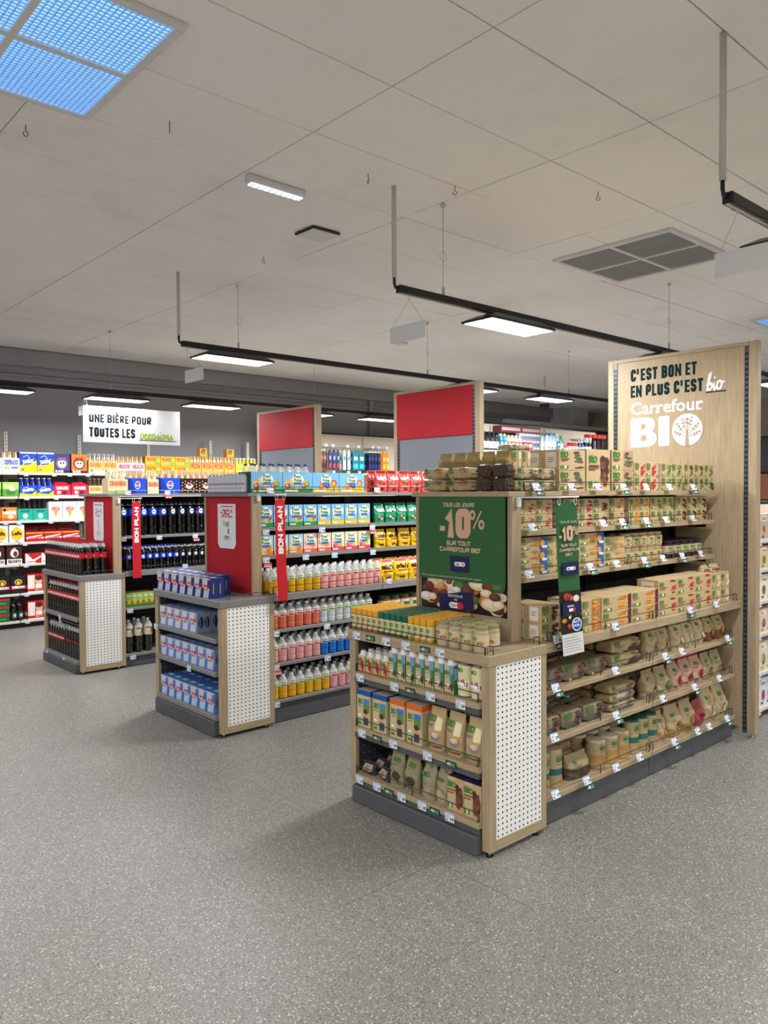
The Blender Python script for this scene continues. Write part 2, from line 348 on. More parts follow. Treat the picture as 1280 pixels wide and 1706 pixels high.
# skylight / air vent panels set against the ceiling
def ceiling_panel(x0, x1, y0, y1, xm, ym, name, label, cat, frame, fill, louvre, step, group=None):
    t = empty(name, (x0, y0, 0)); tag(t, label, cat, group)
    f = MB(); z0, z1 = ZC-.022, ZC-.0005; e = .035
    for a in ((x0, x1, y0, y0+e), (x0, x1, y1-e, y1), (x0, x0+e, y0+e, y1-e), (x1-e, x1, y0+e, y1-e)): f.box(a[0]-x0, a[1]-x0, a[2]-y0, a[3]-y0, z0, z1, '#ffffff', frame, .003)
    f.obj('frame', t)
    b_ = MB(); b_.box(xm-.014-x0, xm+.014-x0, e, y1-y0-e, z0+.002, z1, '#ffffff', frame); b_.box(e, x1-x0-e, ym-.014-y0, ym+.014-y0, z0+.0015, z1, '#ffffff', frame); b_.obj('cross_bar', t)
    for xa, xb in ((x0+e, xm-.014), (xm+.014, x1-e)):
        for ya, yb in ((y0+e, ym-.014), (ym+.014, y1-e)):
            p = MB(); p.box(xa-x0, xb-x0, ya-y0, yb-y0, z1-.004, z1, '#ffffff', fill); po = p.obj('panel', t)
            g = MB(); n = int((xb-xa)/step); m_ = int((yb-ya)/step)
            for k in range(1, n): g.box(xa-x0+(xb-xa)*k/n-.0013, xa-x0+(xb-xa)*k/n+.0013, ya-y0, yb-y0, z1-.013, z1-.0045, '#ffffff', louvre)
            for k in range(1, m_): g.box(xa-x0, xb-x0, ya-y0+(yb-ya)*k/m_-.0013, ya-y0+(yb-ya)*k/m_+.0013, z1-.013, z1-.0045, '#ffffff', louvre)
            stuff(g.obj('louvre', po))
base_mat('louvre_blue', '#b4d4f6', .5, .3); base_mat('vent_back', '#5c5e62', .7, .2); base_mat('vent_fin', '#b4b6b8', .5, .3)
ceiling_panel(.49, 1.445, 2.70, 3.675, .963, 3.185, 'skylight_panel', 'large square blue-lit skylight panel with white cross bars, above on the left', 'skylight', 'white_metal', 'sky_glow', 'louvre_blue', .022)
ceiling_panel(4.96, 5.88, 2.62, 3.585, 5.42, 3.10, 'air_vent', 'square grey perforated air vent in four panels on the ceiling', 'vent', 'white_metal', 'vent_back', 'vent_fin', .015)
ceiling_panel(8.25, 9.2, 2.55, 3.50, 8.72, 3.02, 'skylight_panel', 'small far blue skylight panel at the right edge, above the wooden divider', 'skylight', 'white_metal', 'sky_glow', 'louvre_blue', .03)

# emergency batten, detector box, hooks
t = empty('batten_light', (2.357, 3.75, 0)); tag(t, 'short lit LED batten fixed to the ceiling', 'light')
q = MB(); q.box(0, .385, -.03, .03, ZC-.045, ZC, '#ffffff', 'white_metal', .008); q.obj('housing', t)
q = MB()
for k in (-1, 1): q.box(.02, .365, k*.013-.009, k*.013+.009, ZC-.052, ZC-.045, '#ffffff', 'batten_glow')
q.obj('diffuser', t)
for k in range(9):
    q = MB(); q.box(.03+k*.04, .036+k*.04, -.026, .026, ZC-.0535, ZC-.052, '#ffffff', 'white_metal'); q.obj('diffuser_rib', t)
t = empty('wifi_box', (3.24, 4.27, 0)); tag(t, 'flat white square box with black edge screwed to ceiling', 'detector')
q = MB(); q.box(-.12, .12, -.11, .11, ZC-.018, ZC, '#ffffff', 'black_plastic', .01); q.obj('base', t)
q = MB(); q.box(-.115, .105, -.105, .09, ZC-.030, ZC-.0185, '#ffffff', 'white_metal', .005); q.obj('cover', t)
for n, (x, y) in enumerate(((1.25, 3.95), (1.75, 3.46), (4.05, 2.6), (3.25, 4.95), (2.86, 3.3), (3.35, 3.1))):
    q = MB(); pts = [(0, 0, ZC+.003), (0, 0, ZC-.03)]+[(.012*math.sin(a*.9), 0, ZC-.042+.012*math.cos(a*.9)) for a in range(7)]
    q.tube(pts, .0022, mat='dark_metal'); o = q.obj('ceiling_hook', None, (x, y, 0), n*1.1)
    tag(o, ('small bent wire hook in the ceiling beside the blue skylight', 'short dark screw stub in ceiling right of the blue skylight', 'ring hook in ceiling between middle track and air vent', 'lone hook in ceiling right of flat box', 'small curled hook in ceiling left of the white pipe', 'small hook in ceiling right of the white pipe')[n], 'hook')
q = MB(); q.lathe([(.075, 0, '#ffffff', 'white_metal'), (.085, .02, '#ffffff', 'white_metal')], 20, 0, 0, ZC-.02); tag(q.obj('round_detector', None, (6.35, 6.75, 0)), 'small round white ceiling detector beyond the tall red divider', 'detector')
q = MB(); q.lathe([(.02, -.09, '#ffffff', 'black_plastic'), (.07, -.05, '#ffffff', 'black_plastic'), (.075, 0, '#ffffff', 'white_metal'), (.075, .05, '#ffffff', 'white_metal')], 16, 0, 0, 0)
q.tube([(0, 0, .04), (0, 0, .42)], .015, mat='white_metal'); tag(q.obj('dome_camera', None, (9.9, 7.3, 2.9)), 'dark dome camera on a short ceiling stem', 'camera')

# light tracks
def track(x0, x1, y, z, lamps, label, wires, pipe=True, pw=1.0):
    t = empty('light_track', (x0, y, z)); tag(t, label, 'light track')
    q = MB(); q.box(0, x1-x0, -.022, .022, -.025, .02, '#ffffff', 'black_rail', .004); q.obj('rail', t)
    q = MB(); q.box(0, x1-x0, -.008, .008, -.029, -.0251, '#ffffff', 'grey_post'); q.obj('conductor_strip', t)
    for wx in wires:
        q = MB(); q.tube([(wx-x0, 0, .045), (wx-x0, 0, ZC-z+.003)], .0022, mat='grey_post'); wo = q.obj('suspension_wire', t)
        q = MB(); q.lathe([(.009, .02, '#ffffff', 'chrome'), (.009, .07, '#ffffff', 'chrome')], 8, wx-x0, 0, 0)
        q.tube([(wx-x0+.03*math.sin(a), 0, .26+.03*math.cos(a)) for a in [k*.7 for k in range(9)]], .0018, mat='grey_post')
        q.lathe([(.02, ZC-z-.012, '#ffffff', 'chrome'), (.006, ZC-z-.03, '#ffffff', 'chrome')], 8, wx-x0, 0, 0); q.obj('cable_grip', wo)
    if pipe:
        q = MB(); q.tube([(-.02, .01, .06), (-.02, .01, ZC-z+.004)], .014, mat='pipe_white', n=8); po = q.obj('conduit', t)
        q = MB(); q.tube([(-.02, .01, .07), (-.02, .01, .03), (-.014, .008, .005), (.004, 0, 0)], .009, mat='black_plastic', n=6); q.obj('cable', po)
    for k, (lx, lab) in enumerate(lamps):
        l = empty('panel_light', (lx, y, z)); tag(l, lab, 'light')
        q = MB(); a, b_, zt, zb = .33, .135, -.0345, -.075
        for i in range(1):
            vs = [(-a+.09, -b_+.05, zt), (a-.09, -b_+.05, zt), (a-.09, b_-.05, zt), (-a+.09, b_-.05, zt), (-a, -b_, zb), (a, -b_, zb), (a, b_, zb), (-a, b_, zb), (-a, -b_, zb-.012), (a, -b_, zb-.012), (a, b_, zb-.012), (-a, b_, zb-.012)]
            q.add(vs, [(0, 1, 2, 3), (0, 4, 5, 1), (1, 5, 6, 2), (2, 6, 7, 3), (3, 7, 4, 0), (4, 8, 9, 5), (5, 9, 10, 6), (6, 10, 11, 7), (7, 11, 8, 4), (8, 11, 10, 9)], '#ffffff', 'black_rail')
        q.obj('housing', l)
        for i in (-1, 0, 1):
            q = MB(); q.box(-a+.012, a-.012, i*.084-.034, i*.084+.034, zb-.0165, zb-.0125, '#ffffff', 'lamp_glow'); q.obj('light_strip', l)
        q = MB(); q.box(-.05, .05, -.02, .02, -.0344, -.0292, '#ffffff', 'black_plastic'); q.obj('track_adapter', l)
        lamp_light(lx, y, z-.10, pw if not callable(pw) else pw(lx))
    return t
track(3.11, 14.0, 3.33, 2.735, [(4.13, 'lit panel light hanging between air vent and tall wooden divider'), (6.28, 'lit panel light just behind top of the tall wooden divider'), (8.6, 'panel light hidden beyond the tall wooden divider'), (11.2, 'farthest panel light on the middle track')], 'black light track above the middle aisle, ending near the air vent', (3.49, 6.27, 9.6, 11.6))
track(2.99, 14.0, 5.75, 2.755, [(3.46, 'lit panel light nearest the camera on the second black track'), (6.45, 'panel light behind the larger red divider'), (7.9, 'lit panel light right of the tall red divider, near dome camera'), (10.4, 'distant lit panel light on the second black track')], 'black light track above the bay of bright juice bottles', (3.515, 5.786, 8.3, 11.0))
track(1.2, 14.0, 8.27, 2.66, [(2.30, 'lit panel light cut by the left picture edge'), (3.52, 'lit panel light above left part of the white beer sign'), (4.68, 'lit panel light right of the white beer sign'), (6.1, 'lit panel light behind the small red divider'), (7.36, 'lit panel light between the two red dividers'), (9.4, 'distant lit panel light on the beer aisle track')], 'black light track in front of the beer shelves', (3.452, 6.2, 9.0), False, lambda x: .62 if x < 5.5 else 1.2)
track(3.05, 14.0, 1.38, 2.695, [(3.80, 'panel light just outside the right picture edge'), (6.6, 'second panel light of the right-hand track'), (9.0, 'third panel light of the right-hand track')], 'black light track cut by the right picture edge', (3.545, 7.0), True, .7)
track(-3.6, .1, 3.2, 2.72, [(-3.0, 'leftmost panel light behind the camera'), (-1.3, 'panel light left behind the camera')], 'black light track left behind the camera', (-3.2, -.2), False)
track(-3.2, 1.45, 6.6, 2.72, [(-1.6, 'added farther panel light over the hall left of the picture'), (.9, 'added panel light just outside the left picture edge')], 'added black light track left of the picture', (-3.0, 1.2), False, .7)  # unseen track, added to bounce more light onto the far ceiling and left floor
track(-3.2, .8, .3, 2.72, [(-2.2, 'farther panel light above the camera aisle'), (-.35, 'panel light just above the camera')], 'black light track above the camera', (-3.0, .3), False)
track(-3.6, .8, -2.4, 2.72, [(-2.2, 'rear panel light of the back track'), (.2, 'front panel light of the back track')], 'black light track at the rear of the hall', (-3.0, .3), False)
track(2.0, 8.0, -1.6, 2.72, [(2.9, 'near panel light over the right side hall'), (5.2, 'middle panel light over the right side hall'), (7.3, 'far panel light over the right side hall')], 'black light track over the right side hall', (2.5, 7.0), False)

# small hanging blank tags, each on two threads
def hang_tag(x, y0, y1, z0, z1, ztop, label, yt, lean=0):
    q = MB(); q.box(-.0015+lean, .0015+lean, 0, y1-y0, z0-ztop, z1-ztop, '#eef1f8', 'satin'); o = q.obj('hanging_tag', None, (x, y0, ztop)); tag(o, label, 'sign', )
    q = MB(); q.tube([(lean, .02, z1-ztop), (0, yt-y0+.018, 0)], .001, mat='grey_post'); q.tube([(lean, y1-y0-.02, z1-ztop), (0, yt-y0-.018, 0)], .001, mat='grey_post'); q.obj('thread', o)
hang_tag(3.2, 3.20, 3.495, 2.445, 2.545, 2.7065, 'blank white tag hanging from the middle track near the white pipe', 3.33)
hang_tag(3.03, 5.48, 5.775, 2.44, 2.54, 2.7265, 'blank white tag hanging from the second track, left of its first lamp', 5.75)
hang_tag(3.2, 8.275, 8.53, 2.40, 2.50, 2.6315, 'blank white tag hanging at the left corner of the beer sign', 8.27)
hang_tag(3.12, 1.10, 1.462, 2.405, 2.505, 2.6665, 'large blank pale tag cut by the right picture edge', 1.38)

# beer sign
def script(els, letters, u, v, s, w, h, wd, col):
    """joined-up handwriting from letter strokes; s = x-height in metres"""
    arc = lambda cx, cy, rx, ry, a0, a1, n=10: [(cx+rx*math.cos(math.radians(a0+(a1-a0)*k/n)), cy+ry*math.sin(math.radians(a0+(a1-a0)*k/n))) for k in range(n+1)]
    G = {'o': (arc(.35, .5, .3, .5, 60, 420, 14)+[(.7, .85), (.95, .8)], .86),
         'c': ([(0, .3)]+arc(.38, .5, .3, .5, 60, 300, 12)+[(.75, .2), (.9, .45)], .78),
         'a': (arc(.35, .5, .3, .5, 50, 390, 14)+[(.62, .9), (.6, .3), (.72, .02), (.95, .3)], .9),
         's': ([(0, .1), (.3, .7), (.42, 1.05), (.38, .75), (.55, .4), (.45, .02), (.12, .02), (.6, .1), (.8, .35)], .72),
         'i': ([(0, .35), (.18, .95), (.14, .3), (.28, 0), (.5, .35)], .46),
         'n': ([(0, .3), (.14, .95), (.12, 0), (.3, .8), (.5, .95), (.58, .6), (.56, .2), (.68, 0), (.9, .35)], .86),
         'b': ([(.0, .5), (.3, 1.6), (.34, 2.05), (.16, 1.9), (.1, .9), (.12, 0)]+arc(.36, .42, .27, .42, -110, 150, 10)+[(.3, .7), (.7, .75)], .74)}
    x = 0
    for ch in letters:
        pts, adv = G[ch]
        els.append(('l', [(u+(x+p[0]+.12*p[1])*s/w, v+p[1]*s/h) for p in pts], wd, col))
        if ch == 'i': els.append(('e', u+(x+.32)*s/w, v+1.45*s/h, .13*s/w, .13*s/h, col, 8))
        x += adv
t = empty('beer_sign', (3.148, 8.262, 2.10)); tag(t, 'large white hanging sign with black capitals and green handwriting', 'sign')
sw, sh = 1.112, .388
q = MB(); q.box(0, sw, 0, .012, 0, sh, '#eceef0', 'satin', .002)
els = [('k', 'UNE BIÈRE POUR', .054, .555, .235, '#23262a', {'w': .632, 't': .24}), ('k', 'TOUTES LES', .054, .155, .265, '#23262a', {'w': .46, 't': .24}), ('r', .555, .105, .955, .125, '#3c4044')]
script(els, 'occasions', .565, .15, .056, sw, sh, .014, '#9cc02c')
q.art(PY(0, 0, 0, sw, sh), els, sw, sh, 'matte'); q.obj('board', t)
for x in (.02, sw-.04):
    q = MB(); q.tube([(x, .006, sh), (x, .006, 2.6305-2.10)], .0012, mat='grey_post'); q.obj('suspension_wire', t)

# far structures along the back wall and the right-hand end
q = MB(); W(q, 13.9, 14.5, 9.55, Y1, 0, 3.335, 'wall_grey_light', .01); struct(q.obj('trim_4'))
q = MB(); W(q, 11.6, 15.4, 9.4, 9.54, 2.86, 2.93, 'wall_grey_light', .01); struct(q.obj('trim_5'))
t = empty('display_fridge', (12.4, 3.6, 0)); tag(t, 'dark glass-fronted cabinet with brown wooden lower front at right edge', 'cabinet')
q = MB(); q.box(0, .8, 0, 2.3, 1.81, 2.38, '#ffffff', 'black_panel', .02); q.obj('hood', t)
q = MB(); q.box(.02, .78, .02, 2.28, 1.40, 1.805, '#ffffff', 'brown_panel', .01); q.obj('wooden_front', t)
q = MB(); q.box(.05, .8, .02, 2.28, 0, 1.395, '#ffffff', 'charcoal', .01); q.obj('base', t)
q = MB(); q.box(-.02, -.003, .9, 1.1, 1.62, 1.70, '#101012', 'gloss', .003); q.obj('label_holder', t)
# ------------------------------------------------------------------ floor hatch
q = MB(); hx0, hx1, hy0, hy1 = 1.815, 2.31, 1.755, 2.25
W(q, hx0+.003, hx1-.003, hy0+.003, hy1-.003, .0003, .0012, 'floor'); 
for a in ((hx0, hx1, hy1-.003, hy1), (hx1-.003, hx1, hy0, hy1)): q.box(a[0], a[1], a[2], a[3], .0003, .0010, '#4e4942', 'print')
for a in ((hx0, hx1, hy0, hy0+.002), (hx0, hx0+.002, hy0, hy1)): q.box(a[0], a[1], a[2], a[3], .0003, .0010, '#8a847a', 'print')
tag(q.obj('floor_hatch'), 'square access hatch outlined in the speckled floor', 'hatch')
# ------------------------------------------------------------------ fixtures
class Unit:
    """a fixture whose parts are written in room coordinates and parented to an empty at its base"""
    def __init__(s, name, x, y, label, cat, group=None):
        s.e = empty(name, (x, y, 0)); tag(s.e, label, cat, group); s.b = (x, y)
    def part(s, name, q, parent=None, label=None):
        if isinstance(q, MB): o = q.obj(name)
        else: o = q
        if parent is None: o.parent = s.e; o.location = (-s.b[0], -s.b[1], 0)
        else: o.parent = parent
        if label: o['label'] = label
        return o
_lab = {}
PR = ['2,35', '1,89', '3,45', '0,99', '4,19', '2,79']
def label_mesh(k):
    if k not in _lab:
        q = MB()
        if k == 'promo':
            q.box(-.032, .032, -.0012, 0, -.026, 0, '#1d4a3a', 'matte'); P = PY(-.032, -.0012, -.026, .064, .026)
            q.art(P, [('t', '-10', .06, .25, .5, '#e9e6dc', {'b': .05}), ('r', .45, .62, .92, .7, '#9db8a8'), ('r', .45, .42, .85, .5, '#9db8a8'), ('r', .45, .2, .9, .28, '#9db8a8')], .064, .026, 'satin')
        elif k == 'bonplan':
            q.box(-.034, .034, -.0012, 0, -.03, 0, '#c01f2c', 'satin'); P = PY(-.034, -.0012, -.03, .068, .03)
            q.art(P, [('t', 'BON PLAN', .08, .12, .3, '#ffffff', {'b': .04, 'w': .84}), ('r', .12, .62, .88, .72, '#f0c8c8')], .068, .03, 'satin')
        else:
            q.box(-.027, .027, -.0015, 0, -.038, 0, '#e6ebf4', 'satin'); P = PY(-.027, -.0015, -.038, .054, .038)
            q.art(P, [('r', .02, .82, .98, .98, '#a9bfe0'), ('r', .06, .6, .5, .68, '#8a93a8'), ('r', .06, .42, .42, .5, '#8a93a8'), ('r', .06, .1, .3, .3, '#7c8498'), ('t', PR[k], .55, .2, .34, '#1f2a4a', {'mw': .42, 'b': .03})], .054, .038, 'satin')
        _lab[k] = q.mesh('price_label' if isinstance(k, int) else 'promo_label')
    return _lab[k]
_pc = [0]
def price(u, side, a, c, z, extra=None, tilt=0.0, blank=False):
    rz = 0 if side == 'S' else -math.pi/2
    pos = (a, c, z) if side == 'S' else (c, a, z)
    out = [label_mesh(_pc[0] % 6)]; _pc[0] += 1
    o = bpy.data.objects.new('price_label', out[0]); COL.objects.link(o); o.parent = u.e
    o.location = (pos[0]-u.b[0], pos[1]-u.b[1], pos[2]); o.rotation_euler = (-tilt, 0, rz)
    if extra:
        o2 = bpy.data.objects.new('promo_label', label_mesh(extra)); COL.objects.link(o2); o2.parent = u.e
        dy = math.sin(tilt)*.039
        p2 = (pos[0]+.012, pos[1]-dy, pos[2]-.039*math.cos(tilt)) if side == 'S' else (pos[0]-dy, pos[1]-.012, pos[2]-.039*math.cos(tilt))
        o2.location = (p2[0]-u.b[0], p2[1]-u.b[1], p2[2]); o2.rotation_euler = (-tilt, 0, rz)
def promo(u, side, a, c, z, k='promo'):
    rz = 0 if side == 'S' else -math.pi/2; pos = (a, c, z) if side == 'S' else (c, a, z)
    o2 = bpy.data.objects.new('promo_label', label_mesh(k)); COL.objects.link(o2); o2.parent = u.e
    o2.location = (pos[0]-u.b[0], pos[1]-u.b[1], pos[2]); o2.rotation_euler = (0, 0, rz)
def wire(u, side, a0, a1, c, z, h=.04, ends=.05, step=.4, both=False, mat='dark_metal'):
    """thin front guard wire on a shelf"""
    q = MB(); pt = (lambda a, d, zz: (a, c+d, zz)) if side == 'S' else (lambda a, d, zz: (c+d, a, zz))
    r = .0022
    q.tube([pt(a0, ends, z+.002), pt(a0, ends, z+h), pt(a0, 0, z+h), pt(a1, 0, z+h), pt(a1, ends, z+h), pt(a1, ends, z+.002)], r, mat=mat, n=4)
    n = max(1, int(abs(a1-a0)/step))
    for k in range(n+1): q.tube([pt(a0+(a1-a0)*k/n, 0, z-.004), pt(a0+(a1-a0)*k/n, 0, z+h)], r*1.3, mat=mat, n=4)
    return u.part('guard_wire', q)

def pegface(u, q_unused, parent, P, w, h, nx, nz, r=.0048):
    q = MB()
    for i in range(nx):
        for j in range(nz):
            uu, vv = (i+.5)/nx, (j+.5)/nz
            q.add([P(uu+r/w*math.cos(t*math.tau/6), vv+r/h*math.sin(t*math.tau/6), .0006) for t in range(6)], [tuple(range(6))], '#ffffff', 'hole')
    o = stuff(q.obj('peg_hole')); o.parent = parent; return o

def end_display(y0, y1, zc, label, wood_top, shelves, group='end displays facing the camera'):
    """free-standing end unit: 3 shelves facing -X, counter top, perforated white side panels"""
    xf, xb = 2.49, 2.885; u = Unit('end_display', (xf+xb)/2, (y0+y1)/2, label, 'display unit', group)
    ct = .046
    for sy, ya, yb in ((0, y0, y0+.045), (1, y1-.045, y1)):
        q = MB()
        for a in ((xf, xf+.042, .022, zc-ct), (xb-.035, xb, .022, zc-ct)): W(q, a[0], a[1], ya, yb, a[2], a[3], 'oak_v', .0015)
        W(q, xf+.0425, xb-.0355, ya, yb, .022, .068, 'oak_x', .0015)
        so = u.part('side_panel', q)
        yo, yi = (ya+.003, yb) if sy == 0 else (yb-.003, ya); ym_ = (yo+yi)/2
        q = MB(); W(q, xf+.043, xb-.036, min(yo, ym_), max(yo, ym_), .0685, zc-ct-.001, 'peg_white'); po = u.part('perforated_board', q, so)
        q = MB(); a_, b_ = (ym_+.001, yi+.001) if sy == 0 else (yi-.001, ym_-.001); W(q, xf+.02, xb-.021, a_ if sy == 0 else yi-.003, (yi+.003) if sy == 0 else b_, .1135, zc-ct-.001, 'dark_metal'); li = u.part('inner_liner', q)
        if sy == 1:
            q = MB()
            for i in range(9):
                for j in range(18):
                    cx_, cz_ = xf+.05+i*.038, .15+j*.038
                    q.add([(cx_+.0035*math.cos(t*math.tau/6), yi-.0036, cz_+.0035*math.sin(t*math.tau/6)) for t in range(6)], [tuple(range(6))], '#a8aaac', 'print')
            stuff(q.obj('peg_hole', li))
        yy = ya+.003 if sy == 0 else yb-.003
        w_, h_ = xb-.036-xf-.043, zc-ct-.07
        if sy == 0: pegface(u, None, so, PY(xf+.043, yy, .0685, w_, h_), w_, h_, 11, 31)
    W_top = 'oak_y' if wood_top else 'steel_grey'
    q = MB(); W(q, xf-.012, xb, y0-.004, y1+.004, zc-ct, zc, W_top, .003); u.part('counter_top', q)
    q = MB(); W(q, xb-.02, xb-.004, y0+.046, y1-.046, .12, zc-ct-.002, 'dark_metal'); bo = u.part('back_panel', q)
    w_, h_ = y1-y0-.092, zc-ct-.14
    if True:
        q = MB()
        for i in range(24):
            for j in range(18):
                uu, vv = (i+.5)/24, (j+.5)/18; P = PX(xb-.02, y1-.046, .13, w_, h_)
                q.add([P(uu+.003/w_*math.cos(t*math.tau/6), vv+.003/h_*math.sin(t*math.tau/6), .0006) for t in range(6)], [tuple(range(6))], '#a8aaac', 'print')
        stuff(q.obj('peg_hole', bo))
    q = MB(); W(q, xf-.032, xb-.01, y0+.05, y1-.05, .004, min(shelves)-(.0562 if wood_top else .0312), 'charcoal', .004); u.part('plinth', q)
    for i, z in enumerate(shelves):
        q = MB(); fr = xf-.020
        if wood_top: W(q, fr, xb-.022, y0+.047, y1-.047, z-.026, z, 'oak_y', .0015); W(q, fr+.008, xb-.03, y0+.052, y1-.052, z-.055, z-.0265, 'charcoal', .002)
        else: W(q, fr, xb-.022, y0+.047, y1-.047, z-.030, z, 'steel_grey', .003)
        u.part('shelf', q)
        for yy in (y0+.05, y1-.056):
            q = MB(); W(q, fr+.03, xb-.03, yy, yy+.005, z-.075, z-.056 if wood_top else z-.0305, 'dark_metal'); u.part('shelf_bracket', q)
    for x, y in ((xf+.02, y0+.02), (xb-.06, y0+.02), (xb-.1, y0+.06), (xf+.02, y1-.02), (xb-.06, y1-.02)):
        q = MB(); q.lathe([(.016, 0, '#ffffff', 'black_plastic'), (.016, .006, '#ffffff', 'black_plastic'), (.007, .008, '#ffffff', 'chrome'), (.007, .023, '#ffffff', 'chrome')], 10, x, y, 0); u.part('levelling_foot', q)
    return u

def header(y0, y1, board, label, zc=.86, name='header_board'):
    """upright header panel behind the counter of an end display"""
    u = Unit(name, 2.825, (y0+y1)/2, label, 'display board'); xa, xb = 2.79, 2.86; z0, z1 = zc+.0003, 1.5255
    for ya, yb in ((y0, y0+.022), (y1-.022, y1)):
        q = MB(); W(q, xa, xb, ya, yb, z0, z1, 'oak_v', .0012); u.part('post', q)
    q = MB(); W(q, xa+.01, xb-.008, y0+.0225, y1-.0225, z0, z1-.001, board); bo = u.part('board', q)
    return u, bo

def bay(x0, x1, yc, df, du, zc, lows, ups, topz, label, style, xend, zt=.024):
    """double-sided shelf bay; front lower shelves at y=yc-df, upper at y=yc-du"""
    oak = style == 'oak'; u = Unit('shelf_bay', (x0+x1)/2, yc, label, 'shelving')
    q = MB(); W(q, x0+.001, x1-.001, yc-.02, yc+.02, .1, topz-.03, 'black_panel')
    for k in range(1, 9): W(q, x0+.03, x1-.03, yc-.0215, yc-.0205, .1+k*.155, .106+k*.155, 'dark_metal')
    u.part('back_panel', q)
    for xx in (x0+.001, x1-.031):
        for ya in (yc-.045, yc+.0225):
            q = MB(); W(q, xx, xx+.03, ya, ya+.0225, .113, topz-.03, 'black_rail'); u.part('upright', q)
    q = MB(); W(q, x0+.002, x1-.002, yc-df+.018, yc+df-.018, .004, min(lows)-.0255, 'charcoal', .003); u.part('plinth', q)
    for z in lows:
        for s in (-1, 1):
            q = MB(); ya, yb = sorted((yc+s*df, yc+s*.046))
            if oak: W(q, x0+.002, x1-.002, ya, yb, z-zt, z, 'oak_x', .0015)
            else: W(q, x0+.002, x1-.002, ya, yb, z-.022, z, 'steel_grey', .002)
            u.part('shelf', q)
            for xx in (x0+.006, x1-.010):
                q = MB(); W(q, xx, xx+.004, ya+.05, yb-.002, z-zt-.032, z-zt-.0005, 'black_rail'); u.part('shelf_bracket', q)
    for s in (-1, 1):
        q = MB(); ya, yb = sorted((yc+s*(df+.02), yc+s*.046)); W(q, x0+.001, xend, ya, yb, zc-.046, zc, 'oak_x' if oak else 'steel_grey', .002); u.part('counter_top', q)
    for z in ups:
        for s in (-1, 1):
            q = MB(); ya, yb = sorted((yc+s*du, yc+s*.046)); W(q, x0+.002, x1-.002, ya, yb, z-.026, z, 'oak_x' if oak else 'steel_grey', .0015); u.part('shelf', q)
            for xx in (x0+.02, x1-.06):
                q = MB(); W(q, xx, xx+.004, ya+.03, yb-.002, z-.048, z-.0265, 'black_rail'); u.part('shelf_bracket', q)
    return u

def top_board(x0, x1, y0, y1, z, mat, label, u=None):
    u = Unit('top_shelf', (x0+x1)/2, (y0+y1)/2, label, 'shelf'); q = MB(); W(q, x0, x1, y0, y1, z-.024, z, mat, .002); u.part('board', q); return u

def divider(y0, y1, label, red=True):
    """tall panel closing a gondola, with slotted uprights"""
    x0, x1, z1 = 4.91, 4.965, 2.47
    u = Unit('tall_divider', (x0+x1)/2, (y0+y1)/2, label, 'divider panel')
    q = MB(); W(q, x0, x1, y0, y0+.052, .03, z1, 'oak_v', .0015); u.part('edge_post', q)
    q = MB(); W(q, x0, x1, y1-.044, y1, .03, z1, 'oak_v', .0015); u.part('edge_post', q)
    q = MB(); W(q, x0, x1, y0+.0525, y1-.0445, z1-.024, z1, 'oak_y', .0015); u.part('top_rail', q)
    q = MB()
    if red:
        W(q, x0+.006, x1-.004, y0+.08, y1-.072, .06, 2.030, 'grey_board'); u.part('lower_board', q)
        q = MB(); W(q, x0-.004, x1-.004, y0+.078, y1-.045, 2.032, z1-.0245, 'red_board', .001); u.part('red_sign_board', q)
    else:
        W(q, x0+.006, x1-.004, y0+.08, y1-.072, .06, z1-.0245, 'oak_v'); u.part('board', q)
    for ya in (y0+.0525, y1-.0715):
        q = MB(); zt_ = 2.03 if (red and ya > y0+.1) else z1-.0245; W(q, x0+.001, x0+.03, ya, ya+.0265, .03, zt_, 'upright'); so = u.part('slotted_upright', q)
        q = MB(); n = int((zt_-.06)/.032)
        for k in range(n):
            for d in (.005, .0155): q.box(x0+.0002, x0+.0009, ya+d, ya+d+.006, .05+k*.032, .05+k*.032+.017, '#ffffff', 'hole')
        stuff(q.obj('slot', so))
    for ya in (y0+.03, y1-.03):
        q = MB(); q.lathe([(.02, 0, '#ffffff', 'chrome'), (.02, .008, '#ffffff', 'chrome'), (.008, .01, '#ffffff', 'chrome'), (.008, .031, '#ffffff', 'chrome')], 10, x0+.027, ya, 0); u.part('levelling_foot', q)
    return u

# geometry of the three gondolas
GY = {1: 2.578, 2: 4.775, 3: 7.10}
E1 = end_display(2.116, 3.040, .86, 'wood-topped end display with organic groceries, white perforated side, nearest camera', True, (.655, .380, .142))
E2 = end_display(4.310, 5.240, .868, 'grey-topped middle end display stacked with blue-silver energy drink packs', False, (.625, .412, .132))
E3 = end_display(6.655, 7.580, .848, 'farthest grey-topped end display full of red-label cola bottles', False, (.478, .107))
BAYS = {}
lab = {1: ('oak shelf bay of organic food next to the green poster', 'oak shelf bay of organic food reaching the tall wooden divider'),
       2: ('grey shelf bay of juice bottles next to the -30% board', 'grey shelf bay of candy bags partly behind the green poster'),
       3: ('grey shelf bay of dark soda bottles behind the hanging ribbon', 'grey shelf bay of soda mostly behind the -30% board')}
for g in (1, 2, 3):
    yc = GY[g]; df = {1: .440, 2: .435, 3: .435}[g]; zc = {1: .86, 2: .872, 3: .860}[g]
    lows = {1: (.632, .405, .140), 2: (.632, .405, .155), 3: (.53, .115)}[g]; ups = {1: (1.365, 1.145), 2: (1.315, 1.122), 3: (1.168,)}[g]
    du = {1: .305, 2: .305, 3: .325}[g]
    BAYS[g] = [bay(2.887, 3.86, yc, df, du, zc, lows, ups, 1.55, lab[g][0], 'oak' if g == 1 else 'grey', 3.859),
               bay(3.862, 4.87, yc, df, du, zc, lows, ups, 1.55, lab[g][1], 'oak' if g == 1 else 'grey', 4.905)]
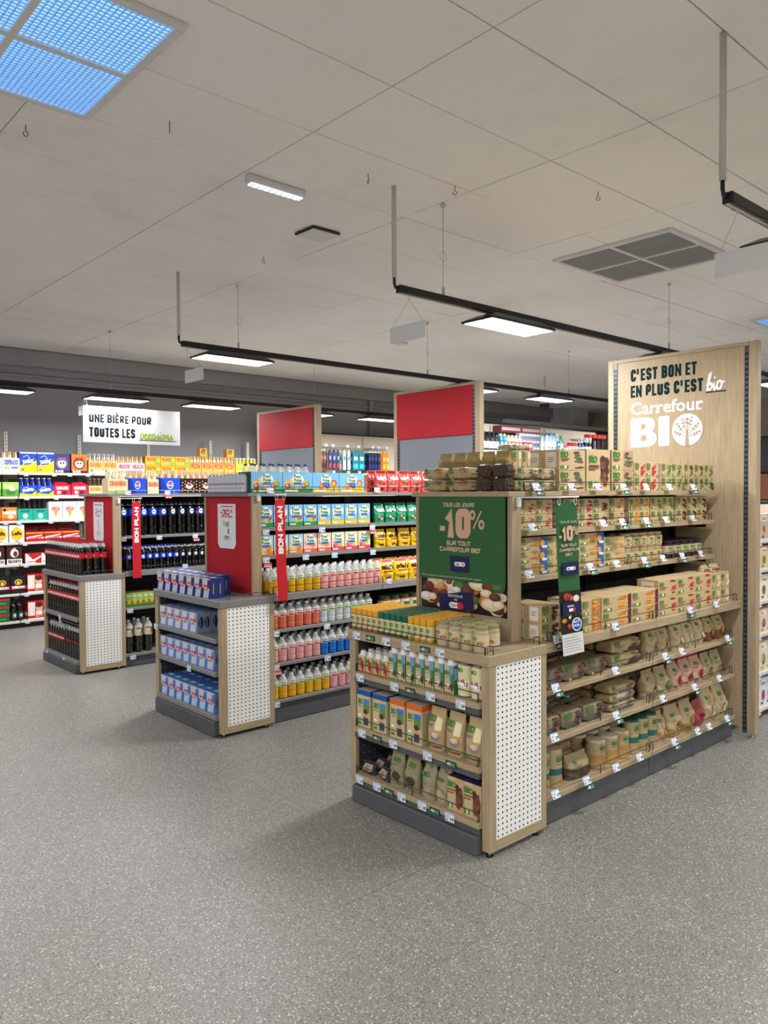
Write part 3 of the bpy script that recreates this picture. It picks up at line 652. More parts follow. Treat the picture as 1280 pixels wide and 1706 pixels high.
T1 = top_board(2.775, 4.875, GY[1]-.335, GY[1]+.30, 1.55, 'oak_x', 'long oak top shelf above the organic food, level with the eye')
T2 = top_board(2.775, 4.875, GY[2]-.335, GY[2]+.30, 1.55, 'steel_grey', 'long grey top shelf holding fruit pouch boxes and silver cans')
T3 = top_board(2.775, 4.875, GY[3]-.375, GY[3]+.33, 1.55, 'steel_grey', 'long grey top shelf holding blue and dotted soda packs')
H1, HB1 = header(2.240, 2.862, 'oak_v', 'wood-framed board carrying the large green -10% poster', .86)
H2, HB2 = header(4.410, 5.055, 'red_board', 'red header board with the white -30% card', .868)
H3, HB3 = header(6.665, 7.340, 'red_board', 'small red header board with narrow white card, above the colas', .848)
D1 = divider(2.030, 3.068, 'tall pale wooden divider with white tree logo and slogan', False)
D2 = divider(4.275, 5.325, 'tall wood-framed divider with red sign board, the larger of the two red ones')
D3 = divider(6.500, 7.648, 'tall wood-framed divider with red sign board, the smaller farther one')

# tall divider lettering
yL, yR_ = 3.0, 2.1; wD, zB, hD = .9, 1.80, .66
P = PX(4.916, yL, zB, wD, hD)
U = lambda y: (yL-y)/wD
V = lambda z: (z-zB)/hD
els = [('k', "C'EST BON ET", U(2.893), V(2.306), .086/hD, '#122a2a', {'w': (2.893-2.418)/wD, 't': .27}),
       ('k', "EN PLUS C'EST", U(2.893), V(2.194), .086/hD, '#122a2a', {'w': (2.893-2.375)/wD, 't': .27}),
       ('t', "Carrefour", U(2.893), V(2.078), .080/hD, '#f4f6fb', {'w': (2.893-2.375)/wD, 'b': .016}),
       ('r', U(2.356), V(2.178), U(2.222), V(2.186), '#1b2f2f')]
# serifs
for (yy, zz) in ((2.84, 2.078), (2.745, 2.078), (2.692, 2.078), (2.588, 2.078), (2.446, 2.078), (2.40, 2.078)): els.append(('r', U(yy+.014), V(zz-.001), U(yy-.014), V(zz+.009), '#f4f6fb'))
# B and I as rounded slabs
def slab(ya, yb, za, zb, r=.012, sk=.004):
    pts = []
    for (cy, cz, a0) in ((yb+r, za+r, -90), (yb+r, zb-r, 0), (ya-r, zb-r, 90), (ya-r, za+r, 180)):
        for k in range(5):
            a = math.radians(a0+22.5*k); pts.append((U(cy-r*math.cos(a)), V(cz+r*math.sin(a))))
    return pts
els.append(('p', [(U(2.892-.196*a), V(1.850+.203*b_)) for a, b_ in ((.03, 0), (.55, 0), (.78, .03), (.93, .11), (1, .26), (.97, .40), (.86, .50), (.80, .525), (.88, .58), (.93, .68), (.94, .78), (.87, .91), (.72, .98), (.5, 1), (.03, 1), (0, .97), (0, .03))], '#eef2fb'))
els.append(('p', slab(2.684, 2.606, 1.850, 2.052), '#eef2fb'))
els.append(('e', U(2.481), V(1.950), .104/wD, .106/hD, '#eef2fb', 40))
script(els, 'bio', U(2.352), V(2.196), .052, wD, hD, .014, '#eeeaf0')
q = MB(); q.art(P, els, wD, hD, 'matte', lift=.0006)
q.art(P, [('p', [(U(2.892-.196*a), V(1.850+.203*b_)) for a, b_ in pl], '#ffffff') for pl in (((.38, .20), (.52, .20), (.60, .24), (.62, .30), (.60, .37), (.52, .41), (.38, .41)), ((.38, .60), (.50, .60), (.56, .64), (.58, .70), (.55, .77), (.50, .80), (.38, .80)))], wD, hD, 'oak_v', lift=.0030)
D1.part('lettering', q)
# wooden tree inside the white disc
q = MB(); tre = []; cy, cz = 2.481, 1.950; wc = '#a8906b'
Tq = lambda a, b_: (U(cy-a), V(cz+b_))
tre.append(('p', [Tq(-.016, -.108), Tq(.016, -.108), Tq(.009, -.04), Tq(.006, 0), Tq(-.006, 0), Tq(-.009, -.04)], wc))
br = [((0, -.03), (-.02, .02), (-.03, .06)), ((0, -.02), (.02, .03), (.03, .07)), ((0, -.03), (-.045, .0), (-.065, .035)), ((0, -.035), (.045, .0), (.068, .03)), ((0, -.045), (-.05, -.03), (-.075, -.015)), ((0, -.045), (.05, -.035), (.075, -.02)), ((0, -.01), (0, .04), (.002, .085))]
for b3 in br:
    pts = [tuple((1-t)**2*b3[0][k]+2*t*(1-t)*b3[1][k]+t*t*b3[2][k] for k in (0, 1)) for t in (0, .25, .5, .75, 1)]
    tre.append(('l', [Tq(*p) for p in pts], .005, wc))
    for n_, t in enumerate((2, 3, 4)):
        for s in (-1, 1):
            px, pz = pts[t]; dx, dz = pts[t][0]-pts[t-1][0], pts[t][1]-pts[t-1][1]; a = math.atan2(dz, dx)+s*(.8 if t < 4 else .35)
            ex, ez = px+.020*math.cos(a), pz+.020*math.sin(a); nx, nz = -.006*math.sin(a), .006*math.cos(a); mx_, mz_ = (px+ex)/2, (pz+ez)/2
            if math.hypot(ex, ez) < .098: tre.append(('p', [Tq(px, pz), Tq(mx_-nx, mz_-nz), Tq(ex, ez), Tq(mx_+nx, mz_+nz)], wc))
q.art(P, tre, wD, hD, 'oak_v', lift=.0030, dl=.00003); D1.part('tree_emblem', q, label='wood-coloured tree emblem in the white disc')

# posters on the headers
def club(u, v, w, h, fw_, fh):
    """navy card with a white rounded pill, word and red-blue spot"""
    W_, H_ = w, h; k = [('r', u, v, u+w, v+h, '#181b4c')]
    a, b_ = u+.24*w, v+.36*h
    k += [('e', a+.06*w, v+.5*h, .07*w, .13*h, '#f0f0f0'), ('r', a+.05*w, v+.37*h, a+.50*w, v+.63*h, '#f0f0f0'), ('e', a+.46*w, v+.5*h, .1*w, .15*h, '#f0f0f0'),
          ('t', 'Club', a+.03*w, v+.43*h, .13*h, '#181b4c', {'mw': .28*w, 'b': .04}), ('e', a+.46*w, v+.5*h, .055*w, .1*h, '#d02838'), ('e', a+.50*w, v+.50*h, .02*w, .06*h, '#f0f0f0')]
    return k
def foodpic(v0, v1, seed, n=34, slant=True, big=.11, asp=1.0):
    rr = random.Random(seed); o = []
    cols = [('#8e2f22', '#b0442e'), ('#d9c9a6', '#efe3c8'), ('#3a5a28', '#56763a'), ('#c8a878', '#e0c8a0'), ('#5b2a2a', '#7a3c38'), ('#cfd0c8', '#e8e8e2'), ('#b86a2a', '#d08a40')]
    for i in range(n):
        cu, cv = rr.uniform(.04, .96), rr.uniform(v0+.03, v1-.02); s = rr.uniform(.35, 1)*big; a, b_ = cols[rr.randrange(7)]
        s2 = s*asp*rr.uniform(.5, .8); cu = min(1-s, max(s, cu)); cv = min(v1-s2*.9, max(v0+s2, cv))
        o += [('e', cu, cv, s, s2, a, 12), ('e', cu-.15*s, cv+.15*s2, s*.6, s2*.6, b_, 10)]
    return o
w_, h_ = .562, .560
els = [('r', 0, 0, 1, 1, '#1c1412')]+foodpic(0.0, .30, 5, 60, True, .11, .9)
els += [('r', 0, .27, 1, 1, '#2a5e34'),
        ('p', [(.26, -.0), (.66, .02), (.635, .185), (.24, .14)], '#181b4c'), ('t', 'BIENVENUE', .36, .125, .022, '#f0ead8', {'w': .17, 'b': .0}), ('t', 'AU', .43, .095, .02, '#f0ead8', {'b': .0}),
        ('e', .40, .055, .03, .026, '#f0f0f0'), ('r', .40, .03, .50, .08, '#f0f0f0'), ('e', .50, .055, .04, .03, '#d02838'), ('t', 'Club', .385, .043, .024, '#181b4c', {'mw': .085}),
        ('k', 'TOUS LES JOURS', .300, .912, .036, '#d6b59b', {'w': .365, 't': .2}),
        ('k', '10', .335, .643, .255, '#cfa58c', {'w': .29, 't': .30}), ('r', .264, .70, .325, .742, '#cfa58c'),
        ('e', .645, .845, .034, .042, '#cfa58c', 14), ('e', .645, .845, .014, .02, '#2a5e34', 10), ('e', .745, .765, .034, .042, '#cfa58c', 14), ('e', .745, .765, .014, .02, '#2a5e34', 10), ('l', [(.655, .73), (.745, .88)], .008, '#cfa58c'),
        ('k', 'SUR TOUT', .344, .577, .040, '#d6b59b', {'w': .28, 't': .22}), ('k', 'CARREFOUR BIO*', .264, .522, .040, '#d6b59b', {'w': .47, 't': .22}),
        ('t', '*Voir conditions sur carrefour.fr ou à l’accueil de votre magasin', .03, .292, .016, '#d8d8c8', {'w': .71, 'b': .0})]
els += club(.387, .348, .218, .138, w_, h_)
q = MB(); W(q, 2.7975, 2.7995, 2.268, 2.832, .966, 1.524, 'satin'); q.art(PX(2.7975, 2.831, .966, w_, h_), els, w_, h_, 'satin'); 
po = q.obj('green_poster'); po.location = (0, 0, 0); tag(po, 'large green poster with beige -10% and a dark food picture below', 'poster')
def card(y0, y1, z0, z1, head, lines, label):
    w, h = y1-y0, z1-z0; q = MB(); P = PX(2.7965, y1, z0, w, h); c = .12
    q.add([P(c, 0, 0), P(1-c, 0, 0), P(1, c*w/h, 0), P(1, 1, 0), P(0, 1, 0), P(0, c*w/h, 0), P(c, 0, -.0015), P(1-c, 0, -.0015), P(1, c*w/h, -.0015), P(1, 1, -.0015), P(0, 1, -.0015), P(0, c*w/h, -.0015)],
          [(0, 1, 2, 3, 4, 5), (6, 11, 10, 9, 8, 7)]+[(k, k+6, (k+1) % 6+6, (k+1) % 6) for k in range(6)], '#dfdfe2', 'satin')
    q.art(P, lines, w, h, 'satin'); tag(q.obj('price_card'), label, 'sign'); return q
card(4.635, 4.875, 1.165, 1.475, None, [('r', .18, .93, .85, .955, '#c8444c'), ('k', '-30', .14, .755, .12, '#c21f30', {'w': .52, 't': .24}), ('t', '%', .72, .8, .07, '#c21f30', {'w': .12, 'b': .02}), ('t', 'SUR LE 2ème', .2, .70, .045, '#c21f30', {'w': .62, 'b': .04}),
     ('l', [(.3, .62), (.34, .5), (.36, .6), (.42, .5)], .005, '#1c1c1c'), ('l', [(.45, .6), (.47, .5), (.53, .52), (.52, .6)], .005, '#1c1c1c'), ('l', [(.56, .6), (.62, .5)], .005, '#1c1c1c'), ('l', [(.63, .61), (.56, .48)], .005, '#1c1c1c'),
     ('l', [(.58, .42), (.62, .44), (.62, .34), (.57, .35), (.58, .42)], .005, '#1c1c1c'), ('r', .35, .27, .65, .285, '#777777'), ('r', .38, .235, .64, .255, '#333333'), ('r', .3, .2, .7, .21, '#888888')], 'white -30% price card with cut corners on the red board')
card(6.90, 7.13, 1.115, 1.475, None, [('r', .14, .92, .86, .94, '#9a4a4e'), ('k', '2+1', .2, .70, .13, '#b4505a', {'w': .6, 't': .16}), ('t', 'OFFERT', .22, .63, .035, '#b4505a', {'w': .5}),
     ('l', [(.5, .56), (.47, .5), (.52, .47), (.49, .4), (.52, .33)], .007, '#3a3a3a'), ('r', .28, .25, .72, .262, '#999999'), ('r', .28, .21, .72, .222, '#999999'), ('r', .35, .17, .65, .18, '#999999')], 'narrow white offer card on the far red board')

# hanging ribbons on arms
def ribbon(x0, w, y, z0, z1, dx, dy, label, els, col, aw, by=.10):
    t = empty('hanging_banner', (x0, y, z1)); tag(t, label, 'banner'); h = z1-z0
    def P(u, v, l): s = 1-v; return (u*w+dx*s, dy*s*s-l+.006*math.sin(s*3.1), -h*s)
    q = MB(); n = 14; vs = [P(i, 1-k/n, 0) for k in range(n+1) for i in (0, 1)]+[P(i, 1-k/n, -.0012) for k in range(n+1) for i in (0, 1)]
    m = 2*(n+1); q.add(vs, [(2*k, 2*k+2, 2*k+3, 2*k+1) for k in range(n)]+[(m+2*k, m+2*k+1, m+2*k+3, m+2*k+2) for k in range(n)]+[(2*k, m+2*k, m+2*k+2, 2*k+2) for k in range(n)]+[(2*k+1, 2*k+3, m+2*k+3, m+2*k+1) for k in range(n)], col, 'satin')
    q.art(P, els, w, h, 'satin', curved=True, lift=.0006); q.obj('ribbon', t)
    q = MB(); q.tube([(-aw, by, .022), (-.01, .004, .022), (w+.012, 0, .024)], .0045, mat='white_metal', n=6); q.box(-aw-.008, -aw+.012, by-.015, by, -.02, .025, '#ffffff', 'white_metal'); q.obj('arm', t)
    for a in (.12, .88):
        q = MB(); q.tube([(w*a+.010*math.sin(k*.8), -.004, .006+.020*math.cos(k*.8)) for k in range(9)], .002, mat='white_metal'); q.obj('ring', t)
w_, h_ = .165, .700
els = [('r', 0, 0, 1, .14, '#d5d3d0')]+[('r', .06, .02+k*.018, .94-.1*(k % 3), .024+k*.018, '#8a8a8a') for k in range(6)]
els += [('r', 0, .14, 1, .42, '#1f1a1a')]+foodpic(.14, .41, 9, 22, True, .16, .22)
els += [('r', .06, .265, .96, .345, '#181b4c'), ('t', 'BIENVENUE', .3, .315, .011, '#f0ead8', {'w': .3}), ('r', .36, .285, .58, .305, '#f0f0f0'), ('e', .6, .295, .07, .014, '#d02838'),
        ('e', .68, .195, .24, .045, '#e8e8ea', 16), ('e', .68, .195, .2, .038, '#2348a0', 16), ('t', 'ACT', .52, .205, .016, '#ffffff', {'w': .3}), ('t', 'FOR', .52, .18, .016, '#ffffff', {'w': .3}),
        ('k', 'TOUS LES JOURS', .10, .865, .015, '#b0a98c', {'w': .80, 't': .2}), ('k', '10', .20, .75, .098, '#cfa58c', {'w': .50, 't': .28}), ('r', .04, .77, .17, .785, '#cfa58c'),
        ('e', .76, .828, .07, .016, '#cfa58c', 12), ('e', .76, .828, .03, .007, '#2a5e34', 8), ('e', .90, .80, .07, .016, '#cfa58c', 12), ('e', .90, .80, .03, .007, '#2a5e34', 8), ('l', [(.76, .785), (.90, .84)], .004, '#cfa58c'),
        ('k', 'SUR TOUT', .12, .712, .018, '#d6b59b', {'w': .74, 't': .2}), ('k', 'CARREFOUR', .04, .682, .018, '#d6b59b', {'w': .92, 't': .2}), ('k', 'BIO*', .30, .652, .018, '#d6b59b', {'w': .34, 't': .2})]
els += club(.14, .525, .76, .085, w_, h_)
ribbon(2.888, w_, 2.070, .800, 1.500, .06, .0, 'green hanging ribbon with -10% and food picture, nearest the camera', els, '#2a5e34', .06, .168)
def bp(v0, hv): return [('t', 'BON PLAN', .80, v0, .62*.105, '#ffffff', {'rot': math.pi/2, 'b': .05})]
def bonplan(x0, y, z0, z1, label, dx):
    w, h = .078, z1-z0; els = []
    vs, fs, wd = text2d('BON PLAN', .05); cap = .52*w; ln = .36; su = ln/wd
    els = [('k', 'BON PLAN', .76, .46, cap/h, '#f2ecec', {'rot': math.pi/2, 'len': .315, 'cap': cap, 't': .27})]
    ribbon(x0, w, y, z0, z1, dx, .0, label, els, '#c0202c', {4.262: .04, 6.60: .10}[y], {4.262: .146, 6.60: .063}[y])
bonplan(2.868, 4.262, .835, 1.515, 'red vertical BON PLAN ribbon hanging right of the -30% board', .018)
bonplan(2.935, 6.60, .80, 1.485, 'red vertical BON PLAN ribbon hanging before the dark soda bottles', .0)

# guards and price labels
for z, a0, a1, c, u in ((1.55, 2.90, 4.80, 2.252, T1), (.86, 2.93, 3.84, 2.128, 'x'), (.86, 3.88, 4.86, 2.128, 'y')): wire({'x': BAYS[1][0], 'y': BAYS[1][1]}.get(u, u) if isinstance(u, str) else u, 'S', a0, a1, c, z, .045, {2.252: .006, 2.128: .018}[c], .38)
for z in (1.365, 1.145):
    for k, (a0, a1) in enumerate(((2.90, 3.84), (3.88, 4.84))): wire(BAYS[1][k], 'S', a0, a1, 2.280, z, .04, .015, .45)
for z in (.632, .405, .140):
    for k, (a0, a1) in enumerate(((2.90, 3.84), (3.88, 4.84))): wire(BAYS[1][k], 'S', a0, a1, 2.146, z, .045, .015, .45)
for z in (.655, .380, .142): wire(E1, 'E', 2.98, 2.175, 2.480, z, .04, .008, .4)
wire(E1, 'E', 3.03, 2.14, 2.487, .86, .035, .006, .3); wire(E1, 'S', 2.52, 2.84, 2.122, .86, .035, .03, .17); wire(T1, 'E', 2.85, 2.27, 2.782, 1.55, .045, .012, .3)
wire(T2, 'S', 2.86, 4.80, 4.450, 1.55, .04, .014, .5); wire(BAYS[2][0], 'S', 2.90, 3.84, 4.336, .872, .05, .008, .45); wire(BAYS[2][1], 'S', 3.88, 4.84, 4.336, .872, .05, .008, .45)
wire(E2, 'S', 2.56, 2.86, 4.330, .868, .03, .03, .2); wire(E3, 'S', 2.53, 2.78, 6.662, .848, .035, .02, .16)
wire(T3, 'S', 2.86, 4.5, 6.735, 1.55, .03, .03, .5, mat='grey_post'); wire(BAYS[3][0], 'S', 2.92, 3.84, 6.68, .86, .035, .014, .45)
def bu(g, a): return BAYS[g][0 if a < 3.86 else 1]
G = 'promo'; tl = .45
for a, e in ((2.945, G), (3.228, 0), (3.458, 0), (3.702, G), (3.929, 0), (4.186, 0), (4.472, G)): price(T1, 'S', a, 2.226, 1.588, e, tl)
for a, e in ((2.952, 0), (3.55, 0), (3.735, G), (3.983, G), (4.202, 0), (4.527, 0)): price(bu(1, a), 'S', a, 2.254, 1.40, e, tl)
for a, e in ((2.928, 0), (3.433, G), (3.681, 0), (3.964, G), (4.169, 0), (4.396, G), (4.63, 0)): price(bu(1, a), 'S', a, 2.254, 1.18, e, tl)
for a, e in ((2.954, G), (3.442, 0), (4.222, G), (4.541, 0)): price(bu(1, a), 'S', a, 2.114, .892, e, .3)
for a, e in ((2.944, G), (3.448, 0), (3.944, G), (4.131, 0), (4.7, G)): price(bu(1, a), 'S', a, 2.118, .668, e, tl)
for a, e in ((2.935, 0), (3.454, G), (3.92, 0), (4.282, G), (4.591, 0)): price(bu(1, a), 'S', a, 2.118, .441, e, tl)
for a, e in ((2.944, 0), (3.195, G), (3.455, 0), (3.679, 0), (4.047, G), (4.32, 0), (4.462, 0), (4.698, G)): price(bu(1, a), 'S', a, 2.118, .176, e, tl)
for z, c, L in ((.856, 2.476, ((2.967, 0), (2.862, 1), (2.748, 0), (2.611, 0), (2.485, 1), (2.39, 0))), (.652, 2.468, ((2.932, 0), (2.682, 0), (2.575, 1), (2.443, 0), (2.261, 0))),
                (.377, 2.468, ((2.921, 0), (2.808, 1), (2.692, 0), (2.464, 0), (2.319, 1))), (.139, 2.468, ((2.942, 0), (2.811, 0), (2.724, 1), (2.636, 0), (2.5, 0), (2.42, 1), (2.328, 0)))):
    for a, e in L:
        (promo(E1, 'E', a, c, z-.006) if e else price(E1, 'E', a, c, z))
for a, e in ((2.946, 0), (3.911, 0)): price(T2, 'S', a, 4.436, 1.585, None, .2)
for g, y, z, L in ((2, 4.466, 1.302, ((2.93, 0), (3.409, 0), (3.89, 1))), (2, 4.466, 1.112, ((2.93, 1), (3.263, 0), (3.523, 0), (3.895, 0))), (2, 4.318, .90, ((2.94, 0), (3.924, 0))),
                   (2, 4.336, .626, ((2.915, 0), (3.347, 0))), (2, 4.336, .399, ((2.915, 1), (3.35, 0))), (2, 4.336, .149, ((2.915, 0),)),
                   (3, 6.770, 1.16, ((2.925, 0), (3.269, 0), (3.638, 1))), (3, 6.64, .89, ((3.461, 0),)), (3, 6.66, .525, ((2.93, 0),)), (3, 6.66, .105, ((2.95, 0),))):
    for a, e in L: price(bu(g, a), 'S', a, y, z, 'bonplan' if e else None)
for a, e in ((3.33, 1), (2.95, 0)): price(T3, 'S', a, 6.718, 1.575, 'bonplan' if e else None)
price(E2, 'E', 5.185, 2.468, .625); price(E2, 'E', 4.70, 2.468, .405)
price(E3, 'E', 7.10, 2.468, .47, 'bonplan'); price(E3, 'E', 7.50, 2.468, .47); price(E3, 'E', 7.45, 2.468, .10); price(E3, 'E', 7.02, 2.468, .10)
# ------------------------------------------------------------------ products
KR = '#bfa67c'; GRN = '#3f8032'
class Proto:
    """one thing with its parts; further ones are copies sharing mesh data"""
    def __init__(s, name, cat, parts, root=None):
        s.name, s.cat, s.parts, s.used = name, cat, parts, False
        s.rootmesh = root
        s.meshes = [(n, q.mesh(n), [(n2, q2.mesh(n2)) for n2, q2 in sub], lb) for n, q, sub, lb in parts]
        s.rm = root.mesh(name) if root else None
    def put(s, loc, rz, label, group=None, tilt=0):
        r = bpy.data.objects.new(s.name, s.rm); COL.objects.link(r); r.location = loc; r.rotation_euler = (tilt, 0, rz)
        if s.rm is None: r.empty_display_size = .05
        for n, me, sub, lb in s.meshes:
            o = bpy.data.objects.new(n, me); COL.objects.link(o); o.parent = r
            if lb: o['label'] = lb
            for n2, me2 in sub:
                o2 = bpy.data.objects.new(n2, me2); COL.objects.link(o2); o2.parent = o
        tag(r, label, s.cat, group); return r
ORD = ['leftmost', 'second', 'third', 'fourth', 'fifth', 'sixth', 'seventh', 'eighth', 'ninth', 'tenth', 'eleventh', 'twelfth', '13th', '14th', '15th', '16th', '17th', '18th', '19th', '20th']
ROWN = ['', ', second row', ', third row', ', fourth row', ', fifth row', ', sixth row', ', seventh row', ', eighth row', ', ninth row']
STK = {1: [''], 2: [', lower', ', upper'], 3: [', bottom', ', middle', ', topmost'], 4: [', bottom', ', lower middle', ', upper middle', ', topmost']}
_seen = {}
def row(protos, side, a, c, z, n, pitch, desc, loc, nd=1, dp=.1, ns=1, hs=.1, jr=.0, jd=.0, skip=(), group=None, start=0, tilt=0):
    if not isinstance(protos, list): protos = [protos]
    group = group or (desc+' '+loc)
    out = []
    for i in range(n):
        for k in range(nd):
            for s_ in range(ns):
                if (i, k, s_) in skip: continue
                p = protos[(i+s_*0) % len(protos)]
                aa = a+i*pitch if side == 'S' else a-i*pitch
                cc = c+k*dp+R.uniform(-jd, jd); rz = (0 if side == 'S' else -math.pi/2)+R.uniform(-jr, jr)
                pos = (aa, cc, z+s_*hs+.0006) if side == 'S' else (cc, aa, z+s_*hs+.0006)
                i2 = i+start
                w1 = 'single' if n == 1 and start == 0 else (ORD[i2] if i2 == 0 else ORD[i2]+' from left')
                lab_ = '%s, %s%s%s %s' % (desc, w1, STK[ns][s_], ROWN[k], loc)
                _seen[lab_] = _seen.get(lab_, 0)+1
                pass
                out.append(p.put(pos, rz, lab_, group, tilt))
    return out

# --- generators (all stand at the origin, front face at y = 0 looking to -Y, centred in x)
def fmap(w, h, z0=0): return lambda u, v, l: (-w/2+u*w, -l, z0+v*h)
def smapL(w, d, h): return lambda u, v, l: (-w/2-l, d*(1-u), v*h)
def smapR(w, d, h): return lambda u, v, l: (w/2+l, d*u, v*h)
def tmap(w, d, h): return lambda u, v, l: (-w/2+u*w, d*v, h+l)
def carton(name, w, d, h, base, front, side=None, top=None, mat='print', cat='box', ch=.0015, sideR=None):
    q = MB(); q.box(-w/2, w/2, 0, d, 0, h, base, mat, ch)
    q.art(fmap(w, h), front, w, h, mat)
    if side: q.art(smapL(w, d, h), side, d, h, mat)
    if sideR or side: q.art(smapR(w, d, h), sideR or side, d, h, mat)
    if top: q.art(tmap(w, d, h), top, w, d, mat)
    return Proto(name, cat, [], q)
def sg(x, e): return math.copysign(abs(x)**e, x)
def bag(name, w, d, h, col, els, cat='bag', mat='film', seed=1, low=None, lowcol=None, top_bright=None, crimp=.08, amp=.0045, wob=.05, vfold=0):
    """stand-up pouch: full belly, sealed flat top edge"""
    rr = random.Random(seed); ph = [rr.uniform(0, 6.3) for _ in range(4)]; w *= .945; d *= .9
    def prof(v):
        b = (.80+.20*math.sin(min(1, v/.3)*math.pi/2))*(1 if v < .45 else max(0.0, 1-((v-.45)/(1-crimp-.45))**1.7) if v < 1-crimp else 0)
        if v > .97 or b < .03: b = max(b, .02)
        a = .94+.06*math.sin(v*3.1)-(.08*math.exp(-((v-.86)/.05)**2))
        return a*w/2, b*d/2
    def S(t, v, l=0):
        a, b = prof(v); e = .62
        x = a*sg(math.cos(t), e); y = b*sg(math.sin(t), e+.1)
        wr = amp*(math.sin(9*v+ph[0]+3*math.cos(t))+.7*math.sin(23*v+ph[1]+x*60)+.5*math.sin(x*130+ph[2]))*(.3+.7*min(1, b/(d/2)))
        nx, ny = math.cos(t), math.sin(t)
        x += nx*(l+wr*.5); y += ny*(l+wr)
        return (x+wob*.3*w*(v**2)*math.sin(ph[3]), y+d/2+wob*d*v*v, v*h)
    q = MB(); nt, nv = 20, 14
    vs = [S(-math.pi/2+math.tau*i/nt, j/nv) for j in range(nv+1) for i in range(nt)]
    for j in range(nv):
        v = (j+.5)/nv; c = col
        if low and v < low: c = lowcol
        if top_bright and v > .9: c = top_bright
        o = j*nt
        q.add(vs[o:o+2*nt], [(i, (i+1) % nt, nt+(i+1) % nt, nt+i) for i in range(nt)], c, mat, True)
    q.add(vs[:nt], [tuple(range(nt))[::-1]], col, mat)
    def P(u, v, l):   # front half : t from pi.. 2pi ; u 0..1 across
        cx = max(-.97, min(.97, 2*u-1)); cc = abs(cx)**(1/.62); t = -math.acos(math.copysign(cc, cx))
        return S(t, v, l+.0016)
    q.art(P, els, w, h, mat, curved=True)
    return Proto(name, cat, [], q)
def loaf(name, w, d, h, col, els, topels=None, cat='pack', mat='film', e=.34, amp=.0015, seed=3, flaps=True):
    """soft wrapped block lying on its base, sealed ends"""
    rr = random.Random(seed); ph = rr.uniform(0, 6)
    def S(x, t, l=0):   # x -1..1 along, t angle around x axis
        k = 1-abs(x)**7*.22
        wr = amp*(math.sin(x*17+ph+2*t)+.6*math.sin(x*41+3*t))
        y = sg(math.cos(t), e)*(d/2*k-amp*1.7+wr+l); z = sg(math.sin(t), e)*(h/2*k-amp*1.7+wr+l)
        return (x*w/2, y+d/2, z+h/2)
    q = MB(); nx, nt = 12, 16; vs = [S(-1+2*i/nx, math.tau*j/nt) for i in range(nx+1) for j in range(nt)]
    for i in range(nx): q.add(vs[i*nt:(i+2)*nt], [(j, (j+1) % nt, nt+(j+1) % nt, nt+j) for j in range(nt)], col, mat, True)
    for o, sgn in ((0, -1), (nx*nt, 1)): q.add(vs[o:o+nt], [tuple(range(nt))[::sgn]], col, mat)
    if flaps:
        for sx in (-1, 1): q.box(sx*w/2-.006, sx*w/2+.006, d*.1, d*.9, h*.42, h*.58, col, mat, .001)
    iv = 1/e
    def F(u, v, l):
        vv = max(-.80, min(.90, 2*v-1)); t = math.pi-math.asin(math.copysign(abs(vv)**iv, vv)); return S(2*u-1, t, l+.0008)
    q.art(F, els, w, h, mat, curved=True)
    if topels:
        def T(u, v, l):
            vv = max(-.97, min(.97, 1-2*v)); t = math.acos(math.copysign(abs(-vv)**iv, -vv)); p = S(2*u-1, t, l+.0008); return p
        q.art(T, topels, w, d, mat, curved=True)
    return Proto(name, cat, [], q)
def roundmap(r, z0, h, span=1.0, a0=None):
    """front of a cylinder: u 0..1 spans +-span rad about -Y ; centre at y=r"""
    return lambda u, v, l: ((r+l)*math.sin((2*u-1)*span), r-(r+l)*math.cos((2*u-1)*span), z0+v*h)
def lathe_part(prof, n, cy): q = MB(); q.lathe(prof, n, 0, cy); return q
def label_part(r, z0, z1, col, els, n=16, span=1.1, mat='satin', face=None):
    q = MB(); q.lathe([(r, z0, col, mat), (r, z1, col, mat)], n, 0, r-.0 if False else face or r)
    cy = face or r; P0 = roundmap(r, z0, z1-z0, span)
    P = lambda u, v, l: (P0(u, v, l)[0], P0(u, v, l)[1]+cy-r, P0(u, v, l)[2])
    q.art(P, els, 2*span*r, z1-z0, mat, curved=True, lift=.0006); return q
def bottle(name, R_, H_, liq, lab, capc, neck=.34, cat='bottle', n=14, clear_top=.0, capr=.35, petal=True, handle=False, fill=.8, hidecap=False, labr=1.01, caph=.05):
    """lab = (z0,z1,colour,els) as fractions of height"""
    ht = H_*(1-caph); cr = R_*capr; s0 = H_*(1-neck)
    pf = [(.78, .0), (.97, .03), (1, .07), (1, .20), (.95, .24), (1, .29), (1, (s0/H_))]
    for k in range(1, 6): t = k/5; pf.append((1-(1-capr)*(t**1.6), s0/H_+(neck-caph)*t))
    q = MB(); P = [(R_*r, H_*z if z < 1-caph-.001 else ht, liq if z < fill else (clear_top or liq), 'liquid' if (z < fill or not clear_top) else 'clear') for r, z in pf]
    q.lathe(P, n, 0, R_)
    sub = []
    cp = lathe_part([(cr*1.12, ht, capc, 'satin'), (cr*1.12, ht+.2*(H_-ht), capc, 'satin'), (cr*1.06, ht+.25*(H_-ht), capc, 'satin'), (cr*1.04, H_, capc, 'satin')], 10, R_)
    parts = [('cap', cp, [], None)]
    if lab: parts.append(('label', label_part(R_*labr, H_*lab[0], H_*lab[1], lab[2], lab[3], n, face=R_), [], None))
    return Proto(name, cat, parts, q)
